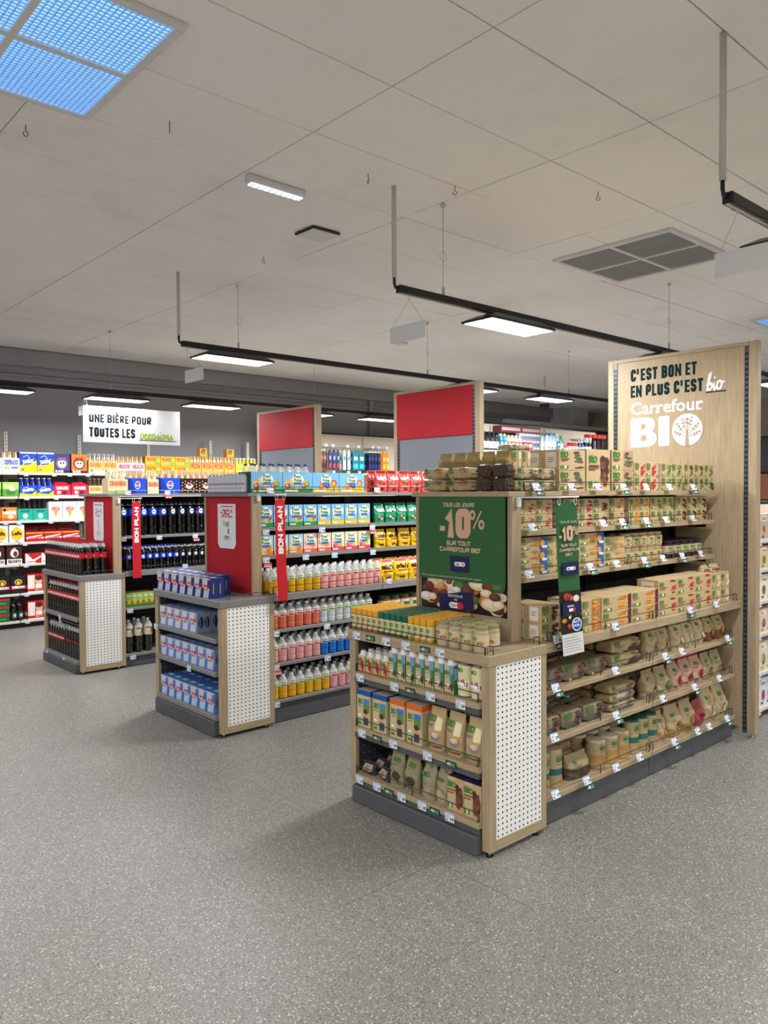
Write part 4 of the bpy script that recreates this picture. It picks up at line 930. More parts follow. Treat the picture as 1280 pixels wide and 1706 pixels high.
def pics(kind, u0, v0, u1, v1, seed, n=7, asp=1.0):
    C_ = {'choc': ['#5a3424', '#4a281a', '#7a4c34'], 'cookie': ['#c48c48', '#b67a38', '#d8a868'], 'berry': ['#a02438', '#7a1c30', '#c84a50'], 'green': ['#5f8a38', '#86a850', '#3c6a28'],
          'grain': ['#c09a5a', '#a87a3c', '#8a5a2c'], 'red': ['#c03428', '#d85a3a', '#a02a24'], 'fig': ['#5c3a44', '#7a4a4a', '#4f7a34'], 'blue': ['#3a5a9a', '#5a86c0', '#c89858'], 'orange': ['#e0902c', '#f0b040', '#c86820'],
          'cream': ['#e0d0a8', '#d0b888', '#efe4c8'], 'jam': ['#c8a060', '#b02430', '#d8b878']}[kind]
    rr = random.Random(seed); o = []; ru, rv = (u1-u0), (v1-v0); s = min(ru, rv*asp)*.25; n = int(n*2.2); s = min(s, ru*.49, rv*.49/asp if asp else s) if 0 else s; s = min(s, ru*.45); s = min(s, rv*.45*asp)
    for i in range(n):
        cu, cv = u0+s+(ru-2*s)*rr.random(), v0+s/asp+(rv-2*s/asp)*rr.random(); c = C_[i % len(C_)]; k = rr.uniform(.7, 1.1)
        o.append(('e', cu, cv, s*k, s*k/asp, c, 9)); 
        if i % 2 == 0: o.append(('e', cu+.1*s, cv+.1*s/asp, s*k*.5, s*k*.5/asp, C_[(i+1) % 3], 7))
    return o
def bio(w, h, kind, seed=1, accent=None, title=None, x=.05, y=.64, t=.26, px=.52, lines=2, band=None, tw=.34):
    a = w/h; e = []
    if band: e.append(('r', px, 0, 1, 1, band))
    e += pics(kind, px, .06, .99, .94, seed, 7, a if a > 0 else 1)
    e += [('t', 'BIO', x, y, t, GRN, {'b': .045, 'mw': tw}), ('t', 'Carrefour', x, y+t*1.12, t*.22, GRN, {'mw': tw*.8, 'b': .0})]
    for k in range(lines): e.append(('r', x, y-.10-.085*k, x+tw*(.95-.25*k), y-.06-.085*k, accent or '#7a4a34'))
    e += [('r', x, .08, x+.10, .24, '#4f8a34'), ('r', x+.12, .09, x+.2, .22, '#e8e2cc'), ('r', x+.22, .08, x+.28, .24, '#4f8a34')]
    if title: e.append(('t', title, x, y-.14, .08, accent or '#7a3a24', {'mw': tw*1.2, 'b': .03}))
    return e
SIDE = [('r', .2, .12, .8, .88, '#e4ddd2'), ('r', .3, .6, .7, .64, '#888078'), ('r', .3, .5, .7, .54, '#888078'), ('r', .3, .4, .62, .44, '#888078')]
def bbox(nm, w, d, h, kind, seed, cat='box', side=True, **k): return carton(nm, w, d, h, KR, bio(w, h, kind, seed, **k), SIDE if side else None, cat=cat)

LT, L3_, L2_, LC, A1, A2, A3 = 'on the oak top shelf', 'on second oak shelf down', 'on third oak shelf down', 'on the oak counter', 'on upper low oak shelf', 'on middle low oak shelf', 'on bottom oak shelf'
# ---- organic bay, top shelf
p = loaf('biscuit_pack', .150, .11, .060, '#c7b187', bio(.150, .06, 'jam', 3), mat='film')
row(p, 'E', 2.755, 2.804, 1.55, 2, .170, 'wrapped kraft biscuit pack', 'above the green poster', ns=2, hs=.0605, nd=1)
p = loaf('chocolate_pack', .085, .06, .066, '#4c3a30', [('l', [(.05+.1*k, .1), (.15+.1*k, .9)], .003, '#6e5a4c') for k in range(8)], seed=5)
row(p, 'E', 2.425, 2.806, 1.55, 2, .099, 'dark wrapped chocolate cake', 'above the green poster', ns=2, hs=.064)
p = bag('gold_pouch', .090, .06, .097, '#b59a5c', [('r', .1, .3, .9, .5, '#a68a4a')], amp=.004, crimp=.2, seed=4, mat='film')
row(p, 'E', 2.80, 2.925, 1.55, 5, .095, 'folded golden pouch', 'behind the packs above green poster', jr=.1, jd=.004, ns=2, hs=.101)
p = loaf('biscuit_pack', .150, .11, .056, '#c7b187', bio(.150, .056, 'fig', 7), mat='film')
row(p, 'S', 2.948, 2.268, 1.55, 2, .160, 'wrapped cereal biscuit pack', LT, ns=2, hs=.057)
p = bbox('small_box', .068, .045, .10, 'cream', 2)
row(p, 'S', 3.035, 2.40, 1.55, 2, .072, 'plain kraft box showing its end', LT, ns=2, hs=.101)
p = loaf('flat_pouch', .16, .10, .03, '#cfc4a4', bio(.16, .03, 'green', 9)); row(p, 'S', 3.07, 2.395, 1.753, 1, .165, 'flat pale pouch lying', 'on the plain kraft boxes', jr=.15)
p = bbox('biscuit_box', .222, .10, .102, 'fig', 12); row(p, 'S', 3.300-.002, 2.262, 1.55, 1, .22, 'large fig and almond biscuit box', LT, ns=2, hs=.103, nd=2, dp=.102)
p = bbox('cake_box', .218, .12, .215, 'choc', 13, title='MOUSSE', x=.1, t=.15, y=.68); row(p, 'S', 3.530, 2.262, 1.55, 1, .22, 'tall kraft chocolate cake box', LT, nd=2, dp=.122)
p = bbox('dessert_box', .215, .12, .108, 'fig', 14, band='#a8906a'); row(p, 'S', 3.765, 2.262, 1.55, 1, .22, 'beetroot and fruit box', LT, ns=2, hs=.109, nd=2, dp=.122)
for j, (x, n, kd, ds) in enumerate(((3.945, 2, 'red', 'small tomato soup box'), (4.235, 2, 'green', 'small green herb box'), (4.505, 2, 'fig', 'small vegetable stock box'), (4.765, 1, 'green', 'small spinach box'))):
    p = bbox('small_box', .118, .09, .079, kd, 20+j); row(p, 'S', x, 2.264, 1.55, n, .121 if j < 2 else .13, ds, LT, ns=2, hs=.080, nd=2, dp=.092)
# ---- second shelf (z 1.365)
p = bbox('jam_biscuit_box', .135, .12, .072, 'jam', 31, accent='#c04a28'); row(p, 'S', 2.978, 2.300, 1.365, 2, .137, 'red jam biscuit box', L3_, ns=2, hs=.073)
p = bbox('fruit_biscuit_box', .125, .12, .072, 'berry', 32); row(p, 'S', 3.345, 2.300, 1.365, 2, .127, 'berry biscuit box', L3_, ns=2, hs=.073)
p = bbox('cookie_box', .146, .12, .072, 'choc', 33); row(p, 'S', 3.611, 2.300, 1.365, 1, .157, 'chocolate cookie box', L3_, ns=2, hs=.073)
p = bbox('cookie_box', .155, .12, .072, 'jam', 34, band='#b8a078'); row(p, 'S', 3.762, 2.300, 1.365, 1, .157, 'apricot biscuit box', L3_, ns=2, hs=.073)
for j, (x, n, kd, ds, pt) in enumerate(((3.945, 2, 'orange', 'small cereal bar box', .112), (4.190, 2, 'green', 'small pale fruit bar box', .134), (4.49, 3, 'choc', 'small chocolate bar box', .130))):
    p = bbox('bar_box', pt-.004, .10, .074, kd, 40+j, t=.22); row(p, 'S', x, 2.300, 1.365, n, pt, ds, L3_, ns=2, hs=.075, nd=2, dp=.102)
# ---- third shelf (z 1.145)
bs = lambda s_: carton('biscuit_box', .224, .07, .061, KR, bio(.224, .061, 'cookie', s_, px=.34, tw=.28)+[('r', .74, .03, .99, .97, '#2c5a9c'), ('e', .80, .5, .09, .3, '#c8924c', 12), ('r', .80, .1, .97, .3, '#cfdcf0')], SIDE, cat='box')
p = bs(51); row(p, 'S', 3.028, 2.300, 1.145, 1, .22, 'round biscuit box with blue end', L2_+' at left', ns=3, hs=.0615)
p = bbox('biscuit_box', .11, .09, .061, 'grain', 52, tw=.5, px=.6); row(p, 'S', 3.195, 2.300, 1.145, 1, .12, 'narrow kraft biscuit box', L2_, ns=3, hs=.0615)
p = bs(53); row(p, 'S', 3.525, 2.300, 1.145, 1, .22, 'round biscuit box with blue end', L2_+' right of ribbon', ns=3, hs=.0615)
p = bbox('wafer_box', .205, .09, .078, 'cookie', 54, tw=.34); row(p, 'S', 3.752, 2.304, 1.145, 1, .2, 'chocolate wafer box', L2_, ns=2, hs=.0785)
def jar(name, r, h, body, lidc, lab, lh=(.18, .72), cat='jar', fill=.86, n=14):
    q = MB(); q.lathe([(r*.9, 0, body, 'liquid'), (r, h*.05, body, 'liquid'), (r, h*.78, body, 'liquid'), (r*.82, h*.86, body, 'liquid'), (r*.82, h*.88, body, 'liquid')], n, 0, r)
    lid = lathe_part([(r*.88, h*.87, lidc, 'satin'), (r*.9, h*.985, lidc, 'satin'), (r*.84, h, lidc, 'satin')], n, r)
    ls = [('lid', lid, [], None)]
    if lab: ls.append(('label', label_part(r*1.012, h*lh[0], h*lh[1], lab[0], lab[1], n, face=r), [], None))
    return Proto(name, cat, ls, q)
biolab = lambda c, k, s_: (c, [('t', 'BIO', .18, .58, .26, GRN, {'b': .06, 'mw': .4})]+pics(k, .55, .1, .95, .6, s_, 4, 1)+[('r', .18, .38, .5, .44, '#7a5a44'), ('r', .18, .12, .4, .24, '#4f8a34')])
p = jar('spread_jar', .0405, .082, '#a9875e', '#b7ab8e', biolab('#cbb68c', 'grain', 61)); row(p, 'S', 3.915, 2.302, 1.145, 5, .084, 'glass jar of nut spread', L2_, ns=2, hs=.083, nd=2, dp=.083)
p = jar('jam_jar', .040, .106, '#1e1216', '#1c1c20', biolab('#b9a882', 'berry', 62), (.25, .7)); row(p, 'S', 4.385, 2.302, 1.145, 5, .090, 'dark jam jar with black lid', L2_, nd=2, dp=.083)
# ---- counter boxes
p = bbox('chocolate_box', .140, .08, .083, 'choc', 71); row(p, 'S', 2.965, 2.155, .86, 1, .15, 'chocolate bar box left of the green ribbon', LC, ns=2, hs=.0835, nd=3, dp=.083)
p = bbox('cookie_box', .165, .10, .078, 'orange', 72, band='#a87a50'); row(p, 'S', 3.300, 2.155, .86, 1, .17, 'orange biscuit box right of ribbon', LC, ns=2, hs=.079, nd=2, dp=.102)
p = carton('cereal_box', .272, .10, .078, KR, bio(.272, .078, 'orange', 73, px=.45, tw=.24)+[('r', .9, .03, .995, .97, '#6a1c38')], SIDE); row(p, 'S', 3.530, 2.155, .86, 2, .276, 'wide orange cereal bar box', LC, ns=2, hs=.079, nd=2, dp=.102)
p = bbox('rice_box', .206, .13, .098, 'red', 74, t=.2, tw=.4, px=.6); row(p, 'S', 4.055, 2.155, .86, 3, .210, 'large kraft grain box', LC, ns=2, hs=.099)
p = bbox('soup_box', .116, .10, .093, 'cream', 75, t=.22, accent='#b03030'); row(p, 'S', 4.640, 2.155, .86, 2, .119, 'small red-trimmed soup box', LC, ns=2, hs=.094, nd=2, dp=.102)
p = bag('snack_pouch', .11, .05, .05, '#c8b48a', [('r', .1, .2, .9, .4, '#c04038')], crimp=.15, seed=9); row(p, 'S', 4.60, 2.19, .86+.1885, 2, .12, 'small red-tipped pouch lying', 'on the soup boxes', jr=.2)
# ---- low shelf 1
loafE = lambda w, h, kd, s_: bio(w, h, kd, s_, px=.5)
p = loaf('bread_pack', .175, .13, .085, '#8e7d66', loafE(.175, .085, 'choc', 81), [('r', .1, .2, .9, .8, '#7c6a54')], seed=81)
row(p, 'S', 3.005, 2.168, .632, 3, .19, 'brown wrapped rye bread', A1, ns=1, nd=1, jr=.02)
row(p, 'S', 3.03, 2.318, .632, 3, .18, 'dim brown bread pack', 'behind bread on upper low oak shelf', ns=2, hs=.0865)
p = loaf('cake_pack', .27, .12, .07, KR, loafE(.27, .07, 'choc', 82)+[('r', .5, 0, 1, .35, '#3c2a20')], seed=82); row(p, 'S', 3.675, 2.173, .632, 1, .28, 'long kraft cake loaf', A1, ns=2, hs=.07, nd=2, dp=.13)
bagE = lambda kd, s_, v=.0: [('t', 'BIO', .2, .66, .10, GRN, {'b': .05}), ('r', .2, .58, .5, .60, '#7a5a44'), ('r', .2, .53, .44, .55, '#7a5a44'), ('r', .2, .1, .34, .16, '#4f8a34')]+pics(kd, .45, .14, .92, .5, s_, 8, .8)
p = [bag('pasta_bag', .128, .09, .175, '#b9a27a', bagE('grain', 83+k), seed=83+k) for k in range(2)]; row(p, 'S', 3.945, 2.175, .632, 2, .125, 'kraft bag folded at top', A1, nd=2, dp=.16, jr=.07)
p = [bag('pasta_bag', .122, .10, .172, '#cdb691', bagE('cream', 86+k), seed=86+k) for k in range(2)]; row(p, 'S', 4.235, 2.175, .632, 3, .128, 'pale kraft pasta bag', A1, nd=2, dp=.16, jr=.07)
p = [bag('lentil_bag', .122, .09, .165, '#b7a177', bagE('grain', 88), seed=88, low=.35, lowcol='#8a4a2c')]; row(p, 'S', 4.630, 2.175, .632, 2, .128, 'kraft bag with see-through base', A1, nd=2, dp=.16, jr=.07)
# ---- low shelf 2
p = loaf('bread_pack', .165, .13, .088, '#94826a', loafE(.165, .088, 'choc', 91)+[('r', .15, .02, .6, .2, '#3a6ea0')], seed=91); row(p, 'S', 2.995, 2.168, .405, 3, .185, 'blue-marked dark bread pack', A2, jr=.03)
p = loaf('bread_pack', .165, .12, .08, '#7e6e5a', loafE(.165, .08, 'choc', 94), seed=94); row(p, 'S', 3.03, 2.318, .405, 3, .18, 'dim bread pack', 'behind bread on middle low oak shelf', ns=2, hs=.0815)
p = loaf('wafer_pack', .24, .12, .045, KR, loafE(.24, .045, 'choc', 92)+[('r', .3, 0, .9, .28, '#4a7aa8')], seed=92); row(p, 'S', 3.640, 2.173, .405, 1, .27, 'flat striped wafer pack', A2, ns=3, hs=.046, nd=2, dp=.13, jr=.03)
p = [bag('lentil_bag', .130, .09, .155, '#a89572', bagE('green', 95+k), seed=95+k) for k in range(2)]; row(p, 'S', 3.935, 2.175, .405, 2, .132, 'clear-fronted lentil bag', A2, nd=2, dp=.16, jr=.07)
p = [bag('muesli_bag', .127, .09, .165, '#c79b86', bagE('berry', 97+k), seed=97+k, top_bright='#a8283c') for k in range(2)]; row(p, 'S', 4.215, 2.175, .405, 3, .128, 'pink-edged muesli bag', A2, nd=2, dp=.16, jr=.07)
p = [bag('nut_bag', .120, .08, .155, '#a89a74', bagE('grain', 99)+[('p', [(.3, .7), (.8, .7), (.55, .3)], '#d8b030')], seed=99)]; row(p, 'S', 4.600, 2.175, .405, 2, .130, 'nut bag with yellow label', A2, nd=2, dp=.16, jr=.07)
# ---- low shelf 3
def roll(name, r, h, cols, els, top='#c9b48c'):
    q = MB(); q.lathe([(r*.95, 0, cols[0], 'film'), (r, .006, cols[0], 'film'), (r, h*.33, cols[1], 'film'), (r, h*.5, cols[2], 'film'), (r, h*.93, top, 'film'), (r*.85, h*.98, top, 'film'), (r*.3, h, top, 'film')], 16, 0, r)
    q.art(roundmap(r, 0, h, 1.2), els, 2.4*r, h, 'film', curved=True, lift=.001)
    return Proto(name, 'pack', [], q)
re_ = [('t', 'BIO', .28, .68, .12, GRN, {'b': .06, 'mw': .5}), ('t', 'Carrefour', .28, .83, .03, GRN, {'mw': .4}), ('r', .3, .6, .6, .62, '#7a5a44'), ('e', .6, .2, .14, .08, '#e08a3c')]
p = roll('rice_cake_roll', .045, .185, ('#b79e74', '#1d6a60', '#c0aa80'), re_); row(p, 'S', 2.965, 2.170, .140, 2, .100, 'teal-banded rice cake roll', A3+' at left', nd=2, dp=.1)
p = bag('bean_bag', .20, .10, .115, '#a4906e', bagE('choc', 101), seed=101, low=.5, lowcol='#5a4638'); row(p, 'S', 3.255, 2.172, .140, 1, .2, 'clear bag of dark seeds', A3)
p = loaf('flat_pouch', .2, .12, .045, '#a39373', loafE(.2, .045, 'grain', 103), seed=103); row(p, 'S', 3.255, 2.29, .140, 1, .2, 'grey-brown flat pouch', 'behind the dark seeds', ns=4, hs=.046, jr=.1)
p = roll('corn_cake_roll', .052, .145, ('#c09a58', '#b48d4c', '#b9a07a'), re_, '#d6c8a8'); row(p, 'S', 3.440, 2.170, .140, 3, .112, 'amber corn cake roll', A3, nd=2, dp=.112)
p = roll('rice_cake_roll', .044, .185, ('#b79e74', '#1d6a60', '#c0aa80'), re_, '#2a5a4c'); row(p, 'S', 3.765, 2.170, .140, 3, .0945, 'teal-topped rice cake roll', A3+' at middle', nd=2, dp=.1, skip=[(1, 0, 0)] if 0 else ())
p = [bag('muesli_bag', .105, .09, .165, '#c0a57c', bagE('orange', 105+k), seed=105+k) for k in range(2)]; row(p, 'S', 4.062, 2.178, .140, 1, .13, 'tilted kraft muesli bag', A3, nd=2, dp=.16, jr=.07)
p = [bag('grain_bag', .165, .10, .175, '#b8a27a', bagE('grain', 107+k), seed=107+k, low=.3, lowcol='#a8884c')  for k in range(2)]; row(p, 'S', 4.205, 2.172, .140, 2, .165, 'plump kraft grain bag', A3, nd=2, dp=.16, jr=.07)
p = bag('seed_bag', .10, .09, .15, '#a83a48', bagE('berry', 109), seed=109); row(p, 'S', 4.505, 2.175, .140, 1, .1, 'crimson seed bag', A3, nd=2, dp=.16)
p = [bag('oat_bag', .15, .11, .205, '#cbb38a', bagE('cream', 111+k), seed=111+k, low=.45, lowcol='#b8a07a') for k in range(2)]; row(p, 'S', 4.635, 2.172, .140, 2, .152, 'tall kraft oat bag', A3, nd=2, dp=.16, jr=.07)

# ---- end display 1 (facing -X)
def spice(name, capc, body, labc, kd):
    r, h = .0195, .108; q = MB(); q.lathe([(r*.92, 0, body, 'liquid'), (r, .004, body, 'liquid'), (r, h*.72, body, 'liquid'), (r*.9, h*.76, body, 'liquid')], 10, 0, r)
    cp = lathe_part([(r*1.02, h*.74, capc, 'satin'), (r*1.02, h*.97, capc, 'satin'), (r*.93, h, capc, 'satin')], 10, r)
    lb = label_part(r*1.03, h*.14, h*.70, labc, [('t', 'BIO', .2, .55, .26, GRN, {'b': .06, 'mw': .55}), ('r', .2, .35, .7, .41, '#6a5a44'), ('r', .2, .1, .5, .24, '#4f8a34')], 10, face=r)
    return Proto(name, 'spice', [('cap', cp, [], None), ('label', lb, [], None)], q)
EC = 'on the oak end counter'
p = spice('spice_jar', '#e0a022', '#8a5a24', '#d9c49a', 'grain'); row(p, 'E', 3.025, 2.497, .86, 5, .0412, 'orange-capped spice jar', EC+', left block', nd=7, dp=.0405)
p = spice('herb_jar', '#12604a', '#3a4628', '#c9c79a', 'green'); row(p, 'E', 2.817, 2.497, .86, 5, .0412, 'green-capped herb jar', EC, nd=7, dp=.0405)
p = spice('spice_jar', '#dba11f', '#b98a1e', '#dac493', 'grain'); row(p, 'E', 2.611, 2.497, .86, 4, .0412, 'orange-capped turmeric jar', EC+', right block', nd=7, dp=.0405)
p = jar('almond_jar', .034, .112, '#b3a07e', '#8e8a62', biolab('#cdbb95', 'grain', 121), (.22, .68), n=18)
row(p, 'E', 2.415, 2.497, .86, 4, .0725, 'large jar of pale nut puree', EC, nd=3, dp=.0705, skip=[(3, 2, 0)])
S1, S2, S3 = 'on upper oak end shelf', 'on middle oak end shelf', 'on bottom oak end shelf'
def brick(name, w, d, h, base, els, capc, side=None, slant=True):
    q = MB(); q.box(-w/2, w/2, 0, d, 0, h, base, 'satin', .001); q.art(fmap(w, h), els, w, h, 'satin')
    if side: q.art(smapR(w, d, h), side, d, h, 'satin')
    z = h; q.add([(-w/2, 0, h), (w/2, 0, h), (w/2, d, h), (-w/2, d, h), (-w/2, d*.6, h+.018), (w/2, d*.6, h+.018)], [(0, 1, 5, 4), (4, 5, 2, 3), (0, 4, 3), (1, 2, 5)], '#d8d8d4', 'satin')
    cp = lathe_part([(w*.30, h+.002, capc, 'satin'), (w*.30, h+.024, capc, 'satin'), (w*.27, h+.026, capc, 'satin')], 10, d*.34)
    return Proto(name, 'carton', [('cap', cp, [], None)], q)
p = brick('tomato_carton', .048, .045, .078, '#c9b58a', bio(.048, .078, 'red', 131, px=.3, tw=.6, t=.2)[:-3]+[('r', 0, 0, 1, .06, '#b02a30')], '#e8e8e4'); row(p, 'E', 2.957, 2.497, .655, 4, .057, 'small tomato cream carton', S1, nd=4, dp=.05)
cc = [('r', .55, .45, 1, 1, '#6a9ac0'), ('r', .7, .3, 1, .7, '#3f7a34')]+pics('choc', .2, .08, .95, .42, 132, 5, .5)+[('e', .45, .3, .2, .07, '#f0efe8', 12), ('t', 'BIO', .1, .68, .13, GRN, {'b': .06, 'mw': .5}), ('r', .1, .58, .5, .60, '#7a5a44'), ('r', .1, .03, .9, .07, '#3f7a34')]
p = brick('coconut_carton', .056, .055, .128, '#c4b08a', cc, '#eceae6', [('r', 0, 0, 1, 1, '#3f7a44'), ('r', .1, .5, .9, .9, '#8ab0c8')]); row(p, 'E', 2.722, 2.492, .655, 7, .0615, 'coconut drink carton, white cap', S1, nd=3, dp=.062)
def can(name, r, h, cols, els, n=16, cat='can', mat='satin', bare='#b9bcc0'):
    q = MB(); q.lathe([(r*.85, 0, bare, 'chrome'), (r, .007, cols, mat), (r, h-.011, bare, 'chrome'), (r*.86, h-.002, bare, 'chrome'), (r*.86, h, bare, 'chrome')], n, 0, r)
    q.art(roundmap(r, .008, h-.02, 1.15), els, 2.3*r, h-.02, mat, curved=True, lift=.0006); return Proto(name, cat, [], q)
p = can('berry_tube', .036, .150, '#d6cfa0', [('t', 'BIO', .2, .8, .12, GRN, {'b': .06, 'mw': .6}), ('r', 0, .28, 1, .5, '#e8e4dc')]+pics('berry', .1, .26, .9, .6, 133, 8, .4)+[('e', .5, .4, .25, .06, '#f4f2ee')], bare='#e0e0da'); row(p, 'E', 2.283, 2.492, .655, 2, .078, 'berry breakfast tube', S1, nd=3, dp=.08)
def gable(name, w, d, h, top, els, sd):
    q = MB(); q.box(-w/2, w/2, 0, d, 0, h, '#c4b08a', 'print', .001); q.art(fmap(w, h), els, w, h); q.art(smapR(w, d, h), sd, d, h)
    q.art(tmap(w, d, h), [('r', 0, 0, 1, 1, '#c9c2b4')], w, d); return Proto(name, 'box', [], q)
def milk(top, land, s_): return [('r', .05, 0, .95, .86, '#c6b48a'), ('r', 0, .86, 1, 1, top), ('r', .5, .62, .95, .78, land), ('r', .5, .40, .95, .63, '#5f8a40'), ('e', .66, .36, .16, .12, '#c89878', 12), ('e', .66, .43, .17, .07, '#4a3424', 12), ('r', .5, .06, .86, .27, '#4a4656'), ('t', 'BIO', .1, .62, .13, GRN, {'b': .06, 'mw': .36}), ('r', .1, .55, .42, .57, '#7a5a44'), ('e', .22, .3, .13, .035, '#f0ece0', 10), ('r', .08, .05, .34, .13, '#4f8a34')]
p = gable('milk_powder_box', .100, .09, .183, '#1d4f9a', milk('#1d4f9a', '#4a86c8', 1), [('r', 0, .86, 1, 1, '#1d4f9a'), ('r', .1, .1, .9, .8, '#b7a47e')]); row(p, 'E', 2.938, 2.493, .380, 2, .120, 'blue-topped milk powder box', S2, nd=2, dp=.1)
p = gable('milk_powder_box', .100, .09, .183, '#d8641e', milk('#d8641e', '#3a78b8', 2), [('r', 0, .86, 1, 1, '#d8641e'), ('r', .1, .1, .9, .8, '#b7a47e')]); row(p, 'E', 2.692, 2.493, .380, 2, .116, 'orange-topped milk powder box', S2, nd=2, dp=.1)
fl_ = [('t', 'BIO', .12, .68, .13, GRN, {'b': .06, 'mw': .42}), ('r', .12, .6, .5, .62, '#7a5a44'), ('r', .12, .56, .45, .58, '#7a5a44'), ('r', .58, .5, .9, .8, '#e4d8b0')]+[('l', [(.62+.05*k, .42), (.66+.06*k, .8)], .004, '#d8a820') for k in range(5)]+[('e', .62, .34, .26, .10, '#8e8078', 16), ('e', .62, .38, .2, .06, '#cfc4b8', 12), ('r', .12, .07, .35, .15, '#3f8a34'), ('r', .4, .07, .9, .12, '#7a4a34')]
p = [bag('flour_bag', .108, .085, .190, '#b49d74', fl_, seed=141+k, mat='print', amp=.0012, crimp=.02) for k in range(2)]; row(p, 'E', 2.455, 2.495, .380, 3, .116, 'kraft flour bag with yellow wheat', S2, nd=2, dp=.1)
p = bag('sauce_pouch', .10, .05, .06, '#34343a', [('r', .2, .3, .8, .8, '#b9b29a'), ('e', .5, .5, .2, .2, '#b03a30')], seed=143, crimp=.1, amp=.004); row(p, 'E', 2.925, 2.505, .142, 2, .112, 'small dark pouch slumped', S3, jr=.25, nd=3, dp=.078)
p = [bag('seed_pouch', .092, .06, .170, '#9a9270', [('t', 'BIO', .25, .68, .11, GRN, {'b': .06}), ('r', .25, .6, .6, .62, '#5a4a34'), ('e', .5, .3, .3, .14, '#4a3228', 14), ('r', .2, .05, .8, .12, '#6a7a44')], seed=144+k) for k in range(2)]; row(p, 'E', 2.712, 2.50, .142, 2, .104, 'olive-green bean pouch', S3, nd=3, dp=.08, jr=.12)
p = [bag('rice_pouch', .088, .07, .165, '#a59b7a', [('l', [(.3+.1*k, .4), (.5+.07*k, .9)], .004, '#4f7a34') for k in range(3)]+[('t', 'BIO', .2, .62, .09, GRN, {'b': .06}), ('r', .2, .1, .8, .36, '#c2b48c')], seed=147+k) for k in range(2)]; row(p, 'E', 2.504, 2.50, .142, 2, .093, 'pale pouch with leaf pattern', S3, nd=3, dp=.09, jr=.1)
p = carton('veg_box', .098, .09, .150, '#c2ad84', bio(.098, .15, 'choc', 149, t=.16, y=.7, px=.48, tw=.5, band='#b89c70'), [('r', 0, 0, 1, 1, '#c2ad84')], [('r', 0, 0, 1, 1, '#3a2c5e')]); row(p, 'E', 2.316, 2.493, .142, 2, .100, 'purple-topped kraft box', S3, nd=3, dp=.092)
# ---- middle gondola
def energy(name, blue, silv, side):
    w, d, h = .104, .104, .131
    els = [('p', [(0, .5), (.5, .5), (.5, 1), (0, 1)], silv), ('p', [(0, 0), (.5, 0), (.5, .5), (0, .5)], blue), ('p', [(.5, 0), (1, 0), (1, .5), (.5, .5)], silv), ('p', [(.5, .5), (1, .5), (1, 1), (.5, 1)], blue),
           ('p', [(.1, 0), (.45, 0), (.72, 1), (.40, 1)], silv), ('p', [(.74, 0), (1, 0), (1, .8)], blue), ('r', 0, .93, 1, .98, '#d8c070'),
           ('e', .5, .5, .13, .09, '#e0b830', 14), ('t', 'Red Bull', .16, .56, .12, '#c81e38', {'w': .68, 'b': .05}), ('p', [(.24, .40), (.46, .50), (.44, .38)], '#c81e38'), ('p', [(.76, .40), (.54, .50), (.56, .38)], '#c81e38')]
    return carton(name, w, d, h, blue, els, [('r', 0, 0, 1, 1, side), ('e', .28, .5, .18, .3, '#2a3350', 14), ('e', .72, .5, .18, .3, '#2a3350', 14), ('r', .18, .22, .24, .75, '#8f97ac'), ('r', .66, .22, .72, .75, '#8f97ac')], [('r', 0, 0, 1, 1, blue), ('r', .2, .35, .8, .65, silv)], cat='pack')
p = energy('energy_drink_pack', '#1b2a78', '#b9c0d2', '#1d2c6e')
row(p, 'E', 5.165, 2.50, .868, 7, .1085, 'blue and silver energy drink pack', 'on the grey counter', nd=2, dp=.107, skip=[(6, 1, 0)])
p = energy('energy_drink_pack', '#7d93cc', '#c9cede', '#8a96b0'); row(p, 'E', 5.125, 2.498, .625, 5, .1085, 'pale silver-blue energy drink pack', 'on upper grey end shelf', nd=3, dp=.107)
p = energy('energy_drink_pack', '#5f86cc', '#b9c4de', '#7f8cab'); row(p, 'E', 5.120, 2.498, .412, 7, .1085, 'light blue energy drink pack', 'on middle grey end shelf', nd=3, dp=.107)
p = energy('energy_drink_pack', '#3f78c4', '#b4c2da', '#6f84a8'); row(p, 'E', 5.120, 2.498, .132, 7, .1085, 'bright blue energy drink pack', 'on bottom grey end shelf', nd=3, dp=.107)
p = can('energy_can', .0235, .130, '#cdd2e0', [('t', 'Red Bull', .1, .45, .09, '#b0384a', {'w': .8, 'b': .04}), ('r', .1, .2, .9, .24, '#8890a8')]); row(p, 'E', 4.985, 2.786, 1.55, 10, .0495, 'slim silver can', 'above the -30% board', nd=2, dp=.05, skip=[(8, 1, 0), (9, 1, 0)])
LG = 'on the grey top shelf'
def fruitbox(nm, w, d, h, cols, seed, band='#2e7a3c', bag_=False, sky='#7ab8e0', mat='print', tall=True):
    rr = random.Random(seed); a = w/h
    e = [('r', 0, .18, 1, 1, sky), ('r', 0, 0, 1, .2, band)]
    for k in range(9):
        s = rr.uniform(.10, .17); u = rr.uniform(.05+s/a, .95-s/a); v = rr.uniform(.2+s*.6, .62); c = cols[k % len(cols)]
        e += [('e', u, v, s/a, s, c, 12), ('e', u-.25*s/a, v+.25*s, s*.35/a, s*.35, '#f4c878', 8)]
    e += [('e', .5, .66, .34/a, .26, '#e9f2ea', 16), ('t', 'Pom’', .5, .72, .15, '#4a7a2c', {'b': .05, 'c': 1}), ('t', 'Potes', .5, .55, .14, '#4a7a2c', {'b': .05, 'c': 1}), ('r', .5-.22/a, .40, .5+.22/a, .52, '#2a6fc0'), ('r', .06, .05, .5, .13, '#cfe4c0')]
    return carton(nm, w, d, h, sky, e, [('r', 0, 0, 1, 1, '#1f4a34'), ('r', .3, .1, .7, .9, '#2f7048')], [('r', 0, 0, 1, 1, '#6aa8d0')], cat='box')
